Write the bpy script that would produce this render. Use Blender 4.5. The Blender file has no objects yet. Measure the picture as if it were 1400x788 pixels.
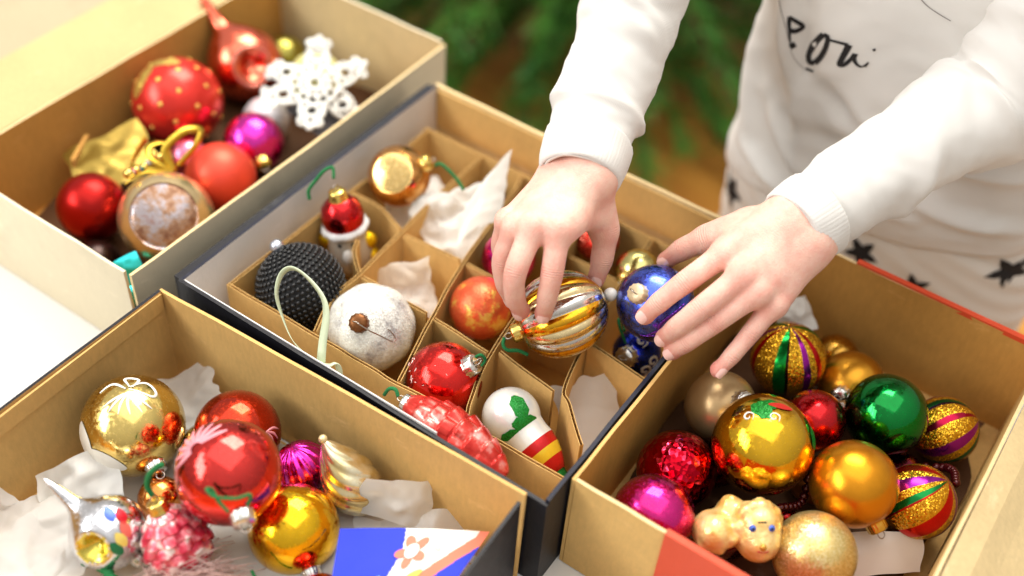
import bpy, math, random
import numpy as np
from mathutils import Vector, Matrix, noise
from mathutils.bvhtree import BVHTree

random.seed(7)
rng = np.random.default_rng(7)
R = math.radians
scene = bpy.context.scene
col = scene.collection

# ------------------------------------------------------------------ camera
# world axes: X and Y run along the sides of the middle box, Z is up, the table top is z = 0 (metres)
RIGHT = Vector((0.82204, 0.56646, 0.05807))
DOWN = Vector((0.43866, -0.56494, -0.69887))
FWD = Vector((-0.36307, 0.59998, -0.71288))
cam_data = bpy.data.cameras.new('camera')
cam = bpy.data.objects.new('camera', cam_data)
col.objects.link(cam)
m3 = Matrix((RIGHT, -DOWN, -FWD)).transposed()
cam.matrix_world = Matrix.Translation((0.5286, -0.3910, 0.74)) @ m3.to_4x4()
cam_data.sensor_width = 36
cam_data.lens = 41.45
cam_data.clip_start = 0.02
cam_data.clip_end = 60
cam_data.dof.use_dof = True
cam_data.dof.focus_distance = 0.845
cam_data.dof.aperture_fstop = 2.0
scene.camera = cam

# ------------------------------------------------------------------ light
world = bpy.data.worlds.new('World')
scene.world = world
world.use_nodes = True
wn = world.node_tree
bg = wn.nodes['Background']
tc = wn.nodes.new('ShaderNodeTexCoord')
sep = wn.nodes.new('ShaderNodeSeparateXYZ')
mr = wn.nodes.new('ShaderNodeMapRange')
mr.inputs[1].default_value = -0.6; mr.inputs[2].default_value = 0.9
cr = wn.nodes.new('ShaderNodeValToRGB')
el = cr.color_ramp.elements
el[0].position = 0.0; el[0].color = (0.32, 0.27, 0.22, 1)
el[1].position = 1.0; el[1].color = (0.92, 0.90, 0.87, 1)
e = el.new(0.40); e.color = (0.37, 0.33, 0.28, 1)
e = el.new(0.72); e.color = (0.62, 0.59, 0.55, 1)
wn.links.new(tc.outputs['Generated'], sep.inputs[0])
wn.links.new(sep.outputs[2], mr.inputs[0])
wn.links.new(mr.outputs[0], cr.inputs[0])
wn.links.new(cr.outputs[0], bg.inputs[0])
bg.inputs[1].default_value = 1.2


def area_light(name, loc, target, sx, sy, power, color):
    d = bpy.data.lights.new(name, 'AREA')
    d.shape = 'RECTANGLE'; d.size = sx; d.size_y = sy
    d.energy = power; d.color = color
    o = bpy.data.objects.new(name, d)
    o.location = loc
    o.rotation_euler = (Vector(target) - Vector(loc)).to_track_quat('-Z', 'Z').to_euler()
    col.objects.link(o)
    return o


# a three-pane window to the left, and a broad soft ceiling bounce
for k in range(3):
    area_light('window_light', (-1.55 + 0.34 * k, -1.25 - 0.42 * k, 1.55), (0.15, 0.12, 0.05), 0.50, 1.25, 17, (1.0, 0.99, 0.98))
area_light('ceiling_fill', (0.05, 0.15, 2.3), (0.2, 0.2, 0), 2.8, 2.2, 30, (1.0, 0.98, 0.95))
area_light('ceiling_fill', (-0.5, 1.5, 2.3), (-0.5, 1.5, 0), 1.6, 1.6, 120, (1.0, 0.95, 0.86))  # added fill over the tree, only to brighten the background
scene.view_settings.view_transform = 'Standard'
scene.view_settings.look = 'None'
scene.view_settings.exposure = -0.2
scene.view_settings.gamma = 1.0
scene.view_settings.use_curve_mapping = False
scene.render.engine = 'CYCLES'
scene.cycles.use_denoising = True
scene.cycles.max_bounces = 8
scene.cycles.glossy_bounces = 5
scene.cycles.caustics_reflective = False
scene.cycles.caustics_refractive = False

# ------------------------------------------------------------------ materials
MATS = {}


def srgb(r, g, b):
    f = lambda c: (c / 255 / 12.92) if c / 255 <= 0.04045 else ((c / 255 + 0.055) / 1.055) ** 2.4
    return (f(r), f(g), f(b), 1.0)


class NT:
    """small helper round a node tree"""
    def __init__(self, name):
        self.m = bpy.data.materials.new(name)
        self.m.use_nodes = True
        self.t = self.m.node_tree
        self.b = self.t.nodes['Principled BSDF']
        self.out = self.t.nodes['Material Output']
        self._tc = None

    def n(self, typ, **kw):
        nd = self.t.nodes.new('ShaderNode' + typ)
        for k, v in kw.items():
            setattr(nd, k, v)
        return nd

    def l(self, a, b):
        self.t.links.new(a, b)

    @property
    def obj(self):
        if self._tc is None:
            self._tc = self.n('TexCoord')
        return self._tc.outputs['Object']

    def noise(self, scale, detail=3, rough=0.55, vec=None, stretch=None):
        nd = self.n('TexNoise')
        nd.inputs['Scale'].default_value = scale
        nd.inputs['Detail'].default_value = detail
        nd.inputs['Roughness'].default_value = rough
        v = vec or self.obj
        if stretch:
            mp = self.n('Mapping'); mp.inputs['Scale'].default_value = stretch
            self.l(v, mp.inputs[0]); v = mp.outputs[0]
        self.l(v, nd.inputs['Vector'])
        return nd

    def ramp(self, fac, stops, const=False):
        nd = self.n('ValToRGB')
        r = nd.color_ramp
        if const:
            r.interpolation = 'CONSTANT'
        while len(r.elements) > 1:
            r.elements.remove(r.elements[-1])
        r.elements[0].position = stops[0][0]; r.elements[0].color = stops[0][1]
        for p, c in stops[1:]:
            q = r.elements.new(p); q.color = c
        self.l(fac, nd.inputs[0])
        return nd

    def bump(self, height, strength=0.2, dist=0.001):
        nd = self.n('Bump')
        nd.inputs['Strength'].default_value = strength
        nd.inputs['Distance'].default_value = dist
        self.l(height, nd.inputs['Height'])
        self.l(nd.outputs[0], self.b.inputs['Normal'])
        return nd

    def set(self, **kw):
        for k, v in kw.items():
            self.b.inputs[k.replace('_', ' ')].default_value = v
        return self


def shade(c, k):
    return (min(1, c[0] * k), min(1, c[1] * k), min(1, c[2] * k), 1)


def m_board(name, c, rough=0.75, var=0.16, grain=260, fibre=True):
    if name in MATS: return MATS[name]
    t = NT(name)
    big = t.noise(9, 4)
    fine = t.noise(grain, 4, 0.7, stretch=(1, 1, 0.35))
    mx = t.n('MixRGB', blend_type='MIX'); mx.inputs[0].default_value = 0.45
    t.l(big.outputs[0], mx.inputs[1]); t.l(fine.outputs[0], mx.inputs[2])
    rp = t.ramp(mx.outputs[0], [(0.30, shade(c, 1 - var)), (0.70, shade(c, 1 + var))])
    last = rp.outputs[0]
    if fibre:
        # scuffs (paler, rubbed) and a few darker stains
        sc = t.noise(34, 6, 0.72, stretch=(1, 1, 2.5))
        sm = t.ramp(sc.outputs[0], [(0.60, (0, 0, 0, 1)), (0.72, (0.5, 0.5, 0.5, 1))])
        m1 = t.n('MixRGB'); t.l(sm.outputs[0], m1.inputs[0]); t.l(last, m1.inputs[1])
        m1.inputs[2].default_value = (min(1, c[0] * 1.25 + 0.06), min(1, c[1] * 1.25 + 0.06), min(1, c[2] * 1.3 + 0.06), 1)
        st = t.noise(13, 5, 0.6)
        dm = t.ramp(st.outputs[0], [(0.58, (0, 0, 0, 1)), (0.75, (0.4, 0.4, 0.4, 1))])
        m2 = t.n('MixRGB'); t.l(dm.outputs[0], m2.inputs[0]); t.l(m1.outputs[0], m2.inputs[1])
        m2.inputs[2].default_value = shade(c, 0.62)
        last = m2.outputs[0]
    t.l(last, t.b.inputs['Base Color'])
    t.set(Roughness=rough)
    t.b.inputs['Specular IOR Level'].default_value = 0.25
    if fibre:
        dent = t.noise(16, 3)
        ad = t.n('Math', operation='MULTIPLY_ADD'); ad.inputs[1].default_value = 4.0
        t.l(dent.outputs[0], ad.inputs[0]); t.l(fine.outputs[0], ad.inputs[2])
        t.bump(ad.outputs[0], 0.3, 0.0008)
    MATS[name] = t.m
    return t.m


def m_plain(name, c, rough=0.5, metallic=0.0, bumpscale=None, bumpstr=0.2, **kw):
    if name in MATS: return MATS[name]
    t = NT(name)
    t.b.inputs['Base Color'].default_value = c
    t.set(Roughness=rough, Metallic=metallic)
    for k, v in kw.items():
        t.b.inputs[k.replace('_', ' ')].default_value = v
    if bumpscale:
        t.bump(t.noise(bumpscale, 3).outputs[0], bumpstr, 0.0008)
    MATS[name] = t.m
    return t.m


def m_mirror(name, c, rough=0.07, wav=0.25, var=0.18, scale=45):
    """silvered, lacquered glass: slightly uneven, a few dull spots"""
    if name in MATS: return MATS[name]
    t = NT(name)
    nz = t.noise(scale, 3)
    rp = t.ramp(nz.outputs[0], [(0.3, shade(c, 1 - var)), (0.72, shade(c, 1 + var * 0.6))])
    t.l(rp.outputs[0], t.b.inputs['Base Color'])
    t.set(Metallic=1.0)
    sp = t.noise(420, 3)
    rough += 0.015
    rr = t.ramp(sp.outputs[0], [(0.42, (rough, rough, rough, 1)), (0.72, (rough + 0.28,) * 3 + (1,))])
    t.l(rr.outputs[0], t.b.inputs['Roughness'])
    t.bump(t.noise(38, 2).outputs[0], wav, 0.002)
    t.b.inputs['Coat Weight'].default_value = 0.35
    t.b.inputs['Coat Roughness'].default_value = 0.03
    MATS[name] = t.m
    return t.m


def m_satin(name, c, rough=0.34, metallic=0.75):
    if name in MATS: return MATS[name]
    t = NT(name)
    nz = t.noise(60, 3)
    rp = t.ramp(nz.outputs[0], [(0.3, shade(c, 0.88)), (0.72, shade(c, 1.08))])
    t.l(rp.outputs[0], t.b.inputs['Base Color'])
    t.set(Metallic=metallic, Roughness=rough)
    t.bump(t.noise(900, 2).outputs[0], 0.08, 0.0005)
    MATS[name] = t.m
    return t.m


def glitter_normal(t, scale=1500, k=0.9):
    v = t.n('TexVoronoi'); v.inputs['Scale'].default_value = scale
    t.l(t.obj, v.inputs['Vector'])
    geo = t.n('NewGeometry')
    sub = t.n('VectorMath', operation='SUBTRACT'); sub.inputs[1].default_value = (0.5, 0.5, 0.5)
    t.l(v.outputs['Color'], sub.inputs[0])
    sc = t.n('VectorMath', operation='SCALE'); sc.inputs['Scale'].default_value = k
    t.l(sub.outputs[0], sc.inputs[0])
    ad = t.n('VectorMath', operation='ADD')
    t.l(sc.outputs[0], ad.inputs[0]); t.l(geo.outputs['Normal'], ad.inputs[1])
    nm = t.n('VectorMath', operation='NORMALIZE'); t.l(ad.outputs[0], nm.inputs[0])
    t.l(nm.outputs[0], t.b.inputs['Normal'])
    return v


def m_glitter(name, c, c2=None, scale=1500, k=0.9, rough=0.3, metallic=0.85):
    if name in MATS: return MATS[name]
    t = NT(name)
    v = glitter_normal(t, scale, k)
    sp = t.n('SeparateColor'); t.l(v.outputs['Color'], sp.inputs[0])
    rp = t.ramp(sp.outputs[0], [(0.0, shade(c, 0.7)), (0.6, c), (1.0, c2 or shade(c, 1.5))])
    t.l(rp.outputs[0], t.b.inputs['Base Color'])
    t.set(Roughness=rough, Metallic=metallic)
    MATS[name] = t.m
    return t.m


def m_crackle(name, c, scale=140, strength=0.9, rough=0.12, hi=None):
    """glass with a faceted, crinkled foil look"""
    if name in MATS: return MATS[name]
    t = NT(name)
    v = t.n('TexVoronoi'); v.inputs['Scale'].default_value = scale
    t.l(t.obj, v.inputs['Vector'])
    sp = t.n('SeparateColor'); t.l(v.outputs['Color'], sp.inputs[0])
    rp = t.ramp(sp.outputs[1], [(0.0, shade(c, 0.65)), (0.8, c), (1.0, hi or shade(c, 1.4))])
    t.l(rp.outputs[0], t.b.inputs['Base Color'])
    t.set(Metallic=1.0, Roughness=rough)
    t.bump(v.outputs['Distance'], strength, 0.003)
    MATS[name] = t.m
    return t.m


GOLD = srgb(226, 172, 44)


def m_stripes(name, stops, reps=3, tilt=0.0):
    """lacquer stripes running from pole to pole over gold glitter"""
    if name in MATS: return MATS[name]
    t = NT(name)
    sp = t.n('SeparateXYZ'); t.l(t.obj, sp.inputs[0])
    at = t.n('Math', operation='ARCTAN2'); t.l(sp.outputs[1], at.inputs[0]); t.l(sp.outputs[0], at.inputs[1])
    nz = t.noise(30, 2)
    ml = t.n('Math', operation='MULTIPLY_ADD'); ml.inputs[1].default_value = reps / (2 * math.pi); ml.inputs[2].default_value = 10.0
    t.l(at.outputs[0], ml.inputs[0])
    tw = t.n('Math', operation='MULTIPLY_ADD'); tw.inputs[1].default_value = tilt; t.l(sp.outputs[2], tw.inputs[0]); t.l(ml.outputs[0], tw.inputs[2])
    ad = t.n('Math', operation='MULTIPLY_ADD'); ad.inputs[1].default_value = 0.05; t.l(nz.outputs[0], ad.inputs[0]); t.l(tw.outputs[0], ad.inputs[2])
    fr = t.n('Math', operation='FRACT'); t.l(ad.outputs[0], fr.inputs[0])
    rp = t.ramp(fr.outputs[0], [(p, c) for p, c, g in stops], const=True)
    gp = t.ramp(fr.outputs[0], [(p, (g, g, g, 1)) for p, c, g in stops], const=True)
    v = t.n('TexVoronoi'); v.inputs['Scale'].default_value = 1300; t.l(t.obj, v.inputs['Vector'])
    geo = t.n('NewGeometry')
    sub = t.n('VectorMath', operation='SUBTRACT'); sub.inputs[1].default_value = (0.5, 0.5, 0.5); t.l(v.outputs['Color'], sub.inputs[0])
    k = t.n('Math', operation='MULTIPLY'); k.inputs[1].default_value = 0.9; t.l(gp.outputs[0], k.inputs[0])
    sc = t.n('VectorMath', operation='SCALE'); t.l(sub.outputs[0], sc.inputs[0]); t.l(k.outputs[0], sc.inputs['Scale'])
    a2 = t.n('VectorMath', operation='ADD'); t.l(sc.outputs[0], a2.inputs[0]); t.l(geo.outputs['Normal'], a2.inputs[1])
    nm = t.n('VectorMath', operation='NORMALIZE'); t.l(a2.outputs[0], nm.inputs[0]); t.l(nm.outputs[0], t.b.inputs['Normal'])
    t.l(rp.outputs[0], t.b.inputs['Base Color'])
    t.set(Metallic=0.9, Roughness=0.2)
    MATS[name] = t.m
    return t.m


def m_tissue(name, c):
    if name in MATS: return MATS[name]
    t = NT(name)
    t.b.inputs['Base Color'].default_value = c
    t.set(Roughness=0.7)
    tr = t.n('BsdfTranslucent'); tr.inputs[0].default_value = c
    mx = t.n('MixShader'); mx.inputs[0].default_value = 0.5
    t.l(t.b.outputs[0], mx.inputs[1]); t.l(tr.outputs[0], mx.inputs[2]); t.l(mx.outputs[0], t.out.inputs[0])
    t.bump(t.noise(90, 3).outputs[0], 0.12, 0.001)
    MATS[name] = t.m
    return t.m


def m_cloth(name, c):
    if name in MATS: return MATS[name]
    t = NT(name)
    nz = t.noise(1400, 2); nb = t.noise(12, 3)
    rp = t.ramp(nb.outputs[0], [(0.3, shade(c, 0.96)), (0.7, shade(c, 1.02))])
    t.l(rp.outputs[0], t.b.inputs['Base Color'])
    t.set(Roughness=0.9)
    t.b.inputs['Specular IOR Level'].default_value = 0.1
    t.b.inputs['Sheen Weight'].default_value = 0.25
    t.b.inputs['Sheen Roughness'].default_value = 0.5
    wv = t.n('TexWave'); wv.inputs['Scale'].default_value = 330; wv.inputs['Distortion'].default_value = 2.0
    t.l(t.obj, wv.inputs['Vector'])
    md = t.n('MixRGB'); md.inputs[0].default_value = 0.5; t.l(nz.outputs[0], md.inputs[1]); t.l(wv.outputs[0], md.inputs[2])
    t.bump(md.outputs[0], 0.22, 0.0006)
    MATS[name] = t.m
    return t.m


KRAFT = m_board('kraft_cardboard', srgb(212, 171, 105))
KRAFT_SHADE = m_board('kraft_cardboard_shaded', srgb(202, 148, 74))  # same kraft, with the shade of the box interior put into the colour
KRAFT_L = m_board('kraft_cardboard_pale', srgb(222, 196, 146))
CREAM = m_board('cream_board', srgb(218, 206, 178), var=0.05)
WHITE_B = m_board('white_board', srgb(226, 222, 218), var=0.04)
BLACK_B = m_board('black_board', srgb(26, 25, 30), rough=0.45, var=0.25)
NAVY_B = m_board('navy_board', srgb(20, 22, 40), rough=0.5, var=0.25)
RED_B = m_board('red_paper', srgb(214, 78, 46), rough=0.45, var=0.06)
GREIGE = m_board('greige_board', srgb(170, 154, 126), var=0.08)
TABLE = m_board('white_table_top', srgb(236, 234, 228), rough=0.4, var=0.03, fibre=False)
CLOTH = m_cloth('white_cotton_jersey', srgb(222, 219, 214))
CLOTH_P = m_cloth('white_trouser_cotton', srgb(228, 224, 217))
INK = m_plain('black_print', srgb(24, 22, 24), 0.8)
SILVER_CAP = m_plain('silver_cap', srgb(222, 220, 214), 0.25, 1.0, 300, 0.3)
GOLD_CAP = m_plain('gold_cap', srgb(232, 200, 110), 0.25, 1.0, 300, 0.3)
BROWN_CAP = m_plain('brown_cap', srgb(120, 76, 42), 0.4, 0.8)
WIRE = m_plain('steel_wire', srgb(170, 160, 150), 0.3, 1.0)
GREEN_STR = m_plain('green_chenille', srgb(26, 112, 58), 0.9, 0.0, 900, 0.6)
TISSUE = m_tissue('white_tissue_paper', srgb(250, 249, 244))
TISSUE_G = m_tissue('grey_white_tissue', srgb(240, 238, 234))

# ------------------------------------------------------------------ object helpers


def tag(o, label=None, cat=None, group=None, kind=None):
    if label: o['label'] = label
    if cat: o['category'] = cat
    if group: o['group'] = group
    if kind: o['kind'] = kind
    return o


def empty(name, loc=(0, 0, 0), label=None, cat=None, group=None):
    o = bpy.data.objects.new(name, None)
    o.empty_display_size = 0.02
    o.location = loc
    col.objects.link(o)
    return tag(o, label, cat, group)


def obj(name, verts, faces, mats, parent=None, loc=(0, 0, 0), smooth=True, mi=None, rot=None):
    me = bpy.data.meshes.new(name)
    vs = verts.tolist() if isinstance(verts, np.ndarray) else [tuple(v) for v in verts]
    fs = faces.tolist() if isinstance(faces, np.ndarray) else faces
    me.from_pydata(vs, [], fs)
    for m in (mats if isinstance(mats, (list, tuple)) else [mats]):
        me.materials.append(m)
    if mi is not None:
        me.polygons.foreach_set('material_index', np.asarray(mi, dtype=np.int32))
    me.polygons.foreach_set('use_smooth', np.full(len(me.polygons), bool(smooth)))
    me.update()
    o = bpy.data.objects.new(name, me)
    o.location = loc
    if rot is not None:
        o.rotation_mode = 'QUATERNION'; o.rotation_quaternion = rot
    if parent: o.parent = parent
    col.objects.link(o)
    return o


def facing(dx, dy, k=None):
    """unit direction given by an offset to the viewer's right / down and towards the viewer"""
    if k is None:
        k = math.sqrt(max(0.0, 1 - dx * dx - dy * dy))
    v = RIGHT * dx + DOWN * dy - FWD * k
    return v.normalized()


def zrot(d):
    return Vector(d).to_track_quat('Z', 'Y')


def grid_faces(ns, nt, closed_t=True, closed_s=False):
    f = []
    for i in range(ns if closed_s else ns - 1):
        for j in range(nt if closed_t else nt - 1):
            a = i * nt + j; b = i * nt + (j + 1) % nt
            c = ((i + 1) % ns) * nt + (j + 1) % nt; d = ((i + 1) % ns) * nt + j
            f.append((a, b, c, d))
    return f


def lathe(profile, nt=40, rad=None):
    """profile [(r, z)], optional rad(theta, i) multiplier"""
    v = []
    for i, (r, z) in enumerate(profile):
        for j in range(nt):
            th = 2 * math.pi * j / nt
            k = rad(th, i) if rad else 1.0
            v.append((r * k * math.cos(th), r * k * math.sin(th), z))
    return v, grid_faces(len(profile), nt)


def sphere(r, ns=26, nt=44, sz=1.0, fn=None):
    v = [(0, 0, -r * sz)]
    for i in range(1, ns):
        ph = math.pi * i / ns
        for j in range(nt):
            th = 2 * math.pi * j / nt
            k = fn(ph, th) if fn else 1.0
            v.append((r * k * math.sin(ph) * math.cos(th), r * k * math.sin(ph) * math.sin(th), -r * sz * k * math.cos(ph)))
    v.append((0, 0, r * sz))
    f = [(0, 1 + (j + 1) % nt, 1 + j) for j in range(nt)]
    for i in range(ns - 2):
        for j in range(nt):
            a = 1 + i * nt + j; b = 1 + i * nt + (j + 1) % nt
            f.append((a, b, b + nt, a + nt))
    L = len(v) - 1; s = 1 + (ns - 2) * nt
    f += [(s + j, s + (j + 1) % nt, L) for j in range(nt)]
    return v, f


def catmull(pts, n):
    P = [Vector(p) for p in pts]
    P = [P[0] * 2 - P[1]] + P + [P[-1] * 2 - P[-2]]
    out = []
    segs = len(P) - 3
    for i in range(n):
        x = i / (n - 1) * segs
        k = min(int(x), segs - 1); t = x - k
        a, b, c, d = P[k:k + 4]
        out.append(0.5 * ((2 * b) + (c - a) * t + (2 * a - 5 * b + 4 * c - d) * t * t + (3 * b - a - 3 * c + d) * t ** 3))
    return out


def frames(P, up=(0, 0, 1)):
    T = []
    for i in range(len(P)):
        T.append((P[min(i + 1, len(P) - 1)] - P[max(i - 1, 0)]).normalized())
    n = Vector(up) - T[0] * Vector(up).dot(T[0])
    if n.length < 1e-4: n = Vector((1, 0, 0)) - T[0] * T[0].x
    n.normalize()
    N = []
    for t in T:
        n = (n - t * n.dot(t)).normalized(); N.append(n)
    return T, N, [t.cross(n) for t, n in zip(T, N)]


def tube(pts, r, n=24, nt=8, closed=False, flat=1.0, rfn=None):
    P = catmull(pts, n)
    T, N, B = frames(P)
    v = []
    for i, p in enumerate(P):
        rr = rfn(i / (n - 1)) if rfn else r
        for j in range(nt):
            a = 2 * math.pi * j / nt
            v.append(p + N[i] * (rr * math.cos(a) * flat) + B[i] * (rr * math.sin(a)))
    f = grid_faces(n, nt)
    f.append(tuple(range(nt))[::-1]); f.append(tuple((n - 1) * nt + j for j in range(nt)))
    return v, f


def torus(R_, r, nu=20, nv=8, arc=2 * math.pi):
    v = []
    for i in range(nu):
        a = arc * i / (nu if arc > 6.28 else nu - 1)
        for j in range(nv):
            b = 2 * math.pi * j / nv
            v.append(((R_ + r * math.cos(b)) * math.cos(a), (R_ + r * math.cos(b)) * math.sin(a), r * math.sin(b)))
    return v, grid_faces(nu, nv, True, arc > 6.28)


def xf(v, quat=None, loc=(0, 0, 0), s=1.0):
    L = Vector(loc)
    if quat is None:
        return [Vector(p) * s + L for p in v]
    return [quat @ (Vector(p) * s) + L for p in v]


def join(*vf):
    V, F = [], []
    for v, f in vf:
        o = len(V); V += [tuple(p) for p in v]; F += [tuple(i + o for i in q) for q in f]
    return V, F


def boxmesh(x0, x1, y0, y1, z0, z1):
    v = [(x, y, z) for x in (x0, x1) for y in (y0, y1) for z in (z0, z1)]
    f = [(0, 1, 3, 2), (4, 6, 7, 5), (0, 4, 5, 1), (2, 3, 7, 6), (0, 2, 6, 4), (1, 5, 7, 3)]
    return v, f


def surface_nets(vals, lo, h):
    """quad surface of the zero level of a sampled field (negative inside)"""
    nx, ny, nz = vals.shape
    s = vals < 0
    cnt = np.zeros((nx - 1, ny - 1, nz - 1), np.int32)
    acc = np.zeros((nx - 1, ny - 1, nz - 1, 3), np.float64)
    cor = [(i, j, k) for i in (0, 1) for j in (0, 1) for k in (0, 1)]
    sl = lambda c: (slice(c[0], nx - 1 + c[0]), slice(c[1], ny - 1 + c[1]), slice(c[2], nz - 1 + c[2]))
    for a in cor:
        for b in cor:
            if sum(abs(a[i] - b[i]) for i in range(3)) == 1 and a < b:
                va, vb = vals[sl(a)], vals[sl(b)]
                m = s[sl(a)] != s[sl(b)]
                t = np.where(m, va / np.where(m, va - vb, 1), 0)
                cnt += m
                for ax in range(3):
                    acc[..., ax] += np.where(m, a[ax] + t * (b[ax] - a[ax]), 0)
    act = cnt > 0
    idx = -np.ones(cnt.shape, np.int64)
    idx[act] = np.arange(act.sum())
    ijk = np.argwhere(act)
    V = (ijk + acc[act] / cnt[act][:, None]) * h + np.asarray(lo)
    F = []
    for ax in range(3):
        a1, a2 = [(1, 2), (2, 0), (0, 1)][ax]
        A = [slice(None)] * 3; B = [slice(None)] * 3
        A[ax] = slice(0, -1); B[ax] = slice(1, None)
        for a in (a1, a2):
            A[a] = slice(1, -1); B[a] = slice(1, -1)
        sa, sb = s[tuple(A)], s[tuple(B)]
        e = np.argwhere(sa != sb)
        if len(e) == 0: continue
        inside = sa[tuple(e.T)]
        c = e.copy(); c[:, a1] += 1; c[:, a2] += 1
        def I(o1, o2):
            q = c.copy(); q[:, a1] -= o1; q[:, a2] -= o2
            return idx[tuple(q.T)]
        q = np.stack([I(1, 1), I(0, 1), I(0, 0), I(1, 0)], 1)
        q[~inside] = q[~inside][:, ::-1]
        F.append(q)
    return V, np.concatenate(F)


def grid_pts(lo, hi, h):
    ax = [np.arange(lo[i], hi[i] + h, h) for i in range(3)]
    return np.meshgrid(*ax, indexing='ij')


def rcone(G, a, b, ra, rb):
    a = np.asarray(a, float); b = np.asarray(b, float); d = b - a
    L = max(d @ d, 1e-12)
    t = np.clip(((G[0] - a[0]) * d[0] + (G[1] - a[1]) * d[1] + (G[2] - a[2]) * d[2]) / L, 0, 1)
    return np.sqrt((G[0] - a[0] - t * d[0]) ** 2 + (G[1] - a[1] - t * d[1]) ** 2 + (G[2] - a[2] - t * d[2]) ** 2) - (ra + t * (rb - ra))


def smin(a, b, k):
    h = np.clip(0.5 + 0.5 * (b - a) / k, 0, 1)
    return b * (1 - h) + a * h - k * h * (1 - h)


# ------------------------------------------------------------------ setting
t = NT('wood_floor')
nz = t.noise(3.0, 4, stretch=(1, 14, 1))
rp = t.ramp(nz.outputs[0], [(0.3, srgb(150, 92, 30)), (0.7, srgb(206, 146, 62))])
t.l(rp.outputs[0], t.b.inputs['Base Color']); t.set(Roughness=0.4)
v, f = boxmesh(-4.5, 4, -3, 6, -0.80, -0.75)
tag(obj('floor', v, f, t.m, smooth=False), kind='structure')
# planks of the floor in view are far out of focus: grain in the material only

table = empty('table', (0, 0, -0.75), 'white table under the ornament boxes', 'table')
v, f = boxmesh(-0.95, 0.95, -0.75, 0.388, 0.715, 0.75)
obj('table_top', v, f, TABLE, table, smooth=False)
for sx in (-0.88, 0.88):
    for sy in (-0.68, 0.31):
        v, f = boxmesh(sx - 0.025, sx + 0.025, sy - 0.025, sy + 0.025, 0, 0.7145)
        obj('leg', v, f, TABLE, table, smooth=False)


def wall(name, parent, a, b, z0, z1, th, inner, m_in, m_out, m_rim, bow=0.0, lean=0.0, n=18, seed=0, zt=None):
    """card panel from a to b in plan; inner = unit plan normal that points into the box"""
    a = Vector(a); b = Vector(b); nrm = Vector(inner)
    V, F, MI = [], [], []
    for i in range(n + 1):
        s = i / n
        p = a.lerp(b, s)
        wob = bow * math.sin(math.pi * s) + 0.0006 * noise.noise((s * 6, seed, 0.3))
        ztop = z1 + 0.0007 * noise.noise((s * 9, seed, 5)) + (zt(s) if zt else 0)
        for k in range(5):
            q = k / 4
            off = -(wob * q + lean * q)
            z = z0 + (ztop - z0) * q
            for side in (0, 1):
                pp = p + nrm * (off - side * th)
                V.append((pp.x, pp.y, z))
    W = 10
    for i in range(n):
        for k in range(4):
            c = i * W + 2 * k
            F.append((c, c + W, c + W + 2, c + 2)); MI.append(0)
            F.append((c + 1, c + 3, c + W + 3, c + W + 1)); MI.append(1)
        c = i * W + 8
        F.append((c, c + W, c + W + 1, c + 1)); MI.append(2)
        c = i * W
        F.append((c, c + 1, c + W + 1, c + W)); MI.append(1)
    for i in (0, n):
        for k in range(4):
            c = i * W + 2 * k
            F.append((c, c + 1, c + 3, c + 2)); MI.append(2)
    return obj(name, V, F, [m_in, m_out, m_rim], parent, smooth=False, mi=MI)


def panel(name, parent, v, f, m, smooth=False):
    return obj(name, v, f, m, parent, smooth=smooth)


# --- middle box: black outside, divided inside
b2 = empty('cardboard_box', (0, 0, 0), 'open box with cardboard dividers inside and black outside, between the other boxes', 'box')
v, f = boxmesh(0.001, 0.331, 0.001, 0.320, 0.001, 0.004); panel('base', b2, v, f, KRAFT_SHADE)
wall('wall', b2, (0.003, 0.318), (0.003, 0.003), 0.001, 0.100, 0.003, (1, 0), WHITE_B, NAVY_B, NAVY_B, 0.001, seed=1)
wall('wall', b2, (0.0001, 0.003), (0.332, 0.003), 0.001, 0.1005, 0.003, (0, 1), WHITE_B, BLACK_B, BLACK_B, 0.0, seed=2, zt=lambda s: -0.003 * s)
v, f = boxmesh(0.0035, 0.2400, 0.0031, 0.0039, 0.090, 0.1003); panel('paper_edge', b2, v, f, WHITE_B)
wall('wall', b2, (0.332, 0.318), (0.0001, 0.318), 0.001, 0.1005, 0.003, (0, -1), KRAFT_L, BLACK_B, KRAFT_L, -0.001, seed=3)
wall('wall', b2, (0.329, 0.003), (0.329, 0.318), 0.001, 0.100, 0.003, (-1, 0), KRAFT, BLACK_B, NAVY_B, 0.0, seed=4)
# folded lining strip of the far wall
v, f = boxmesh(0.004, 0.328, 0.3155, 0.3172, 0.058, 0.097); panel('lining', b2, v, f, KRAFT)

# navy outer tray seen in the gap beside the cream box
v, f = boxmesh(-0.0085, -0.0012, 0.004, 0.318, 0.001, 0.097); panel('tray_side', b2, v, f, BLACK_B)

# --- upper left box, cream outside
b1 = empty('cardboard_box', (-0.135, 0.17, 0), 'open cream cardboard box with red and white ornaments, flap folded out', 'box')
b1.location = (0, 0, 0)
v, f = boxmesh(-0.241, -0.032, -0.016, 0.371, 0.001, 0.004); panel('base', b1, v, f, KRAFT_SHADE)
wall('wall', b1, (-0.240, 0.371), (-0.240, -0.016), 0.001, 0.100, 0.0025, (1, 0), KRAFT_SHADE, CREAM, KRAFT_L, 0.001, seed=5)
wall('wall', b1, (-0.243, -0.016), (-0.038, -0.016), 0.001, 0.100, 0.0025, (0, 1), KRAFT_SHADE, CREAM, CREAM, 0.0, seed=6)
wall('wall', b1, (-0.0325, -0.018), (-0.0325, 0.374), 0.001, 0.101, 0.0025, (-1, 0), KRAFT, CREAM, KRAFT_L, 0.002, seed=7)
wall('wall', b1, (-0.034, 0.371), (-0.243, 0.371), 0.001, 0.104, 0.0025, (0, -1), KRAFT_L, CREAM, CREAM, 0.0, seed=8)
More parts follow.
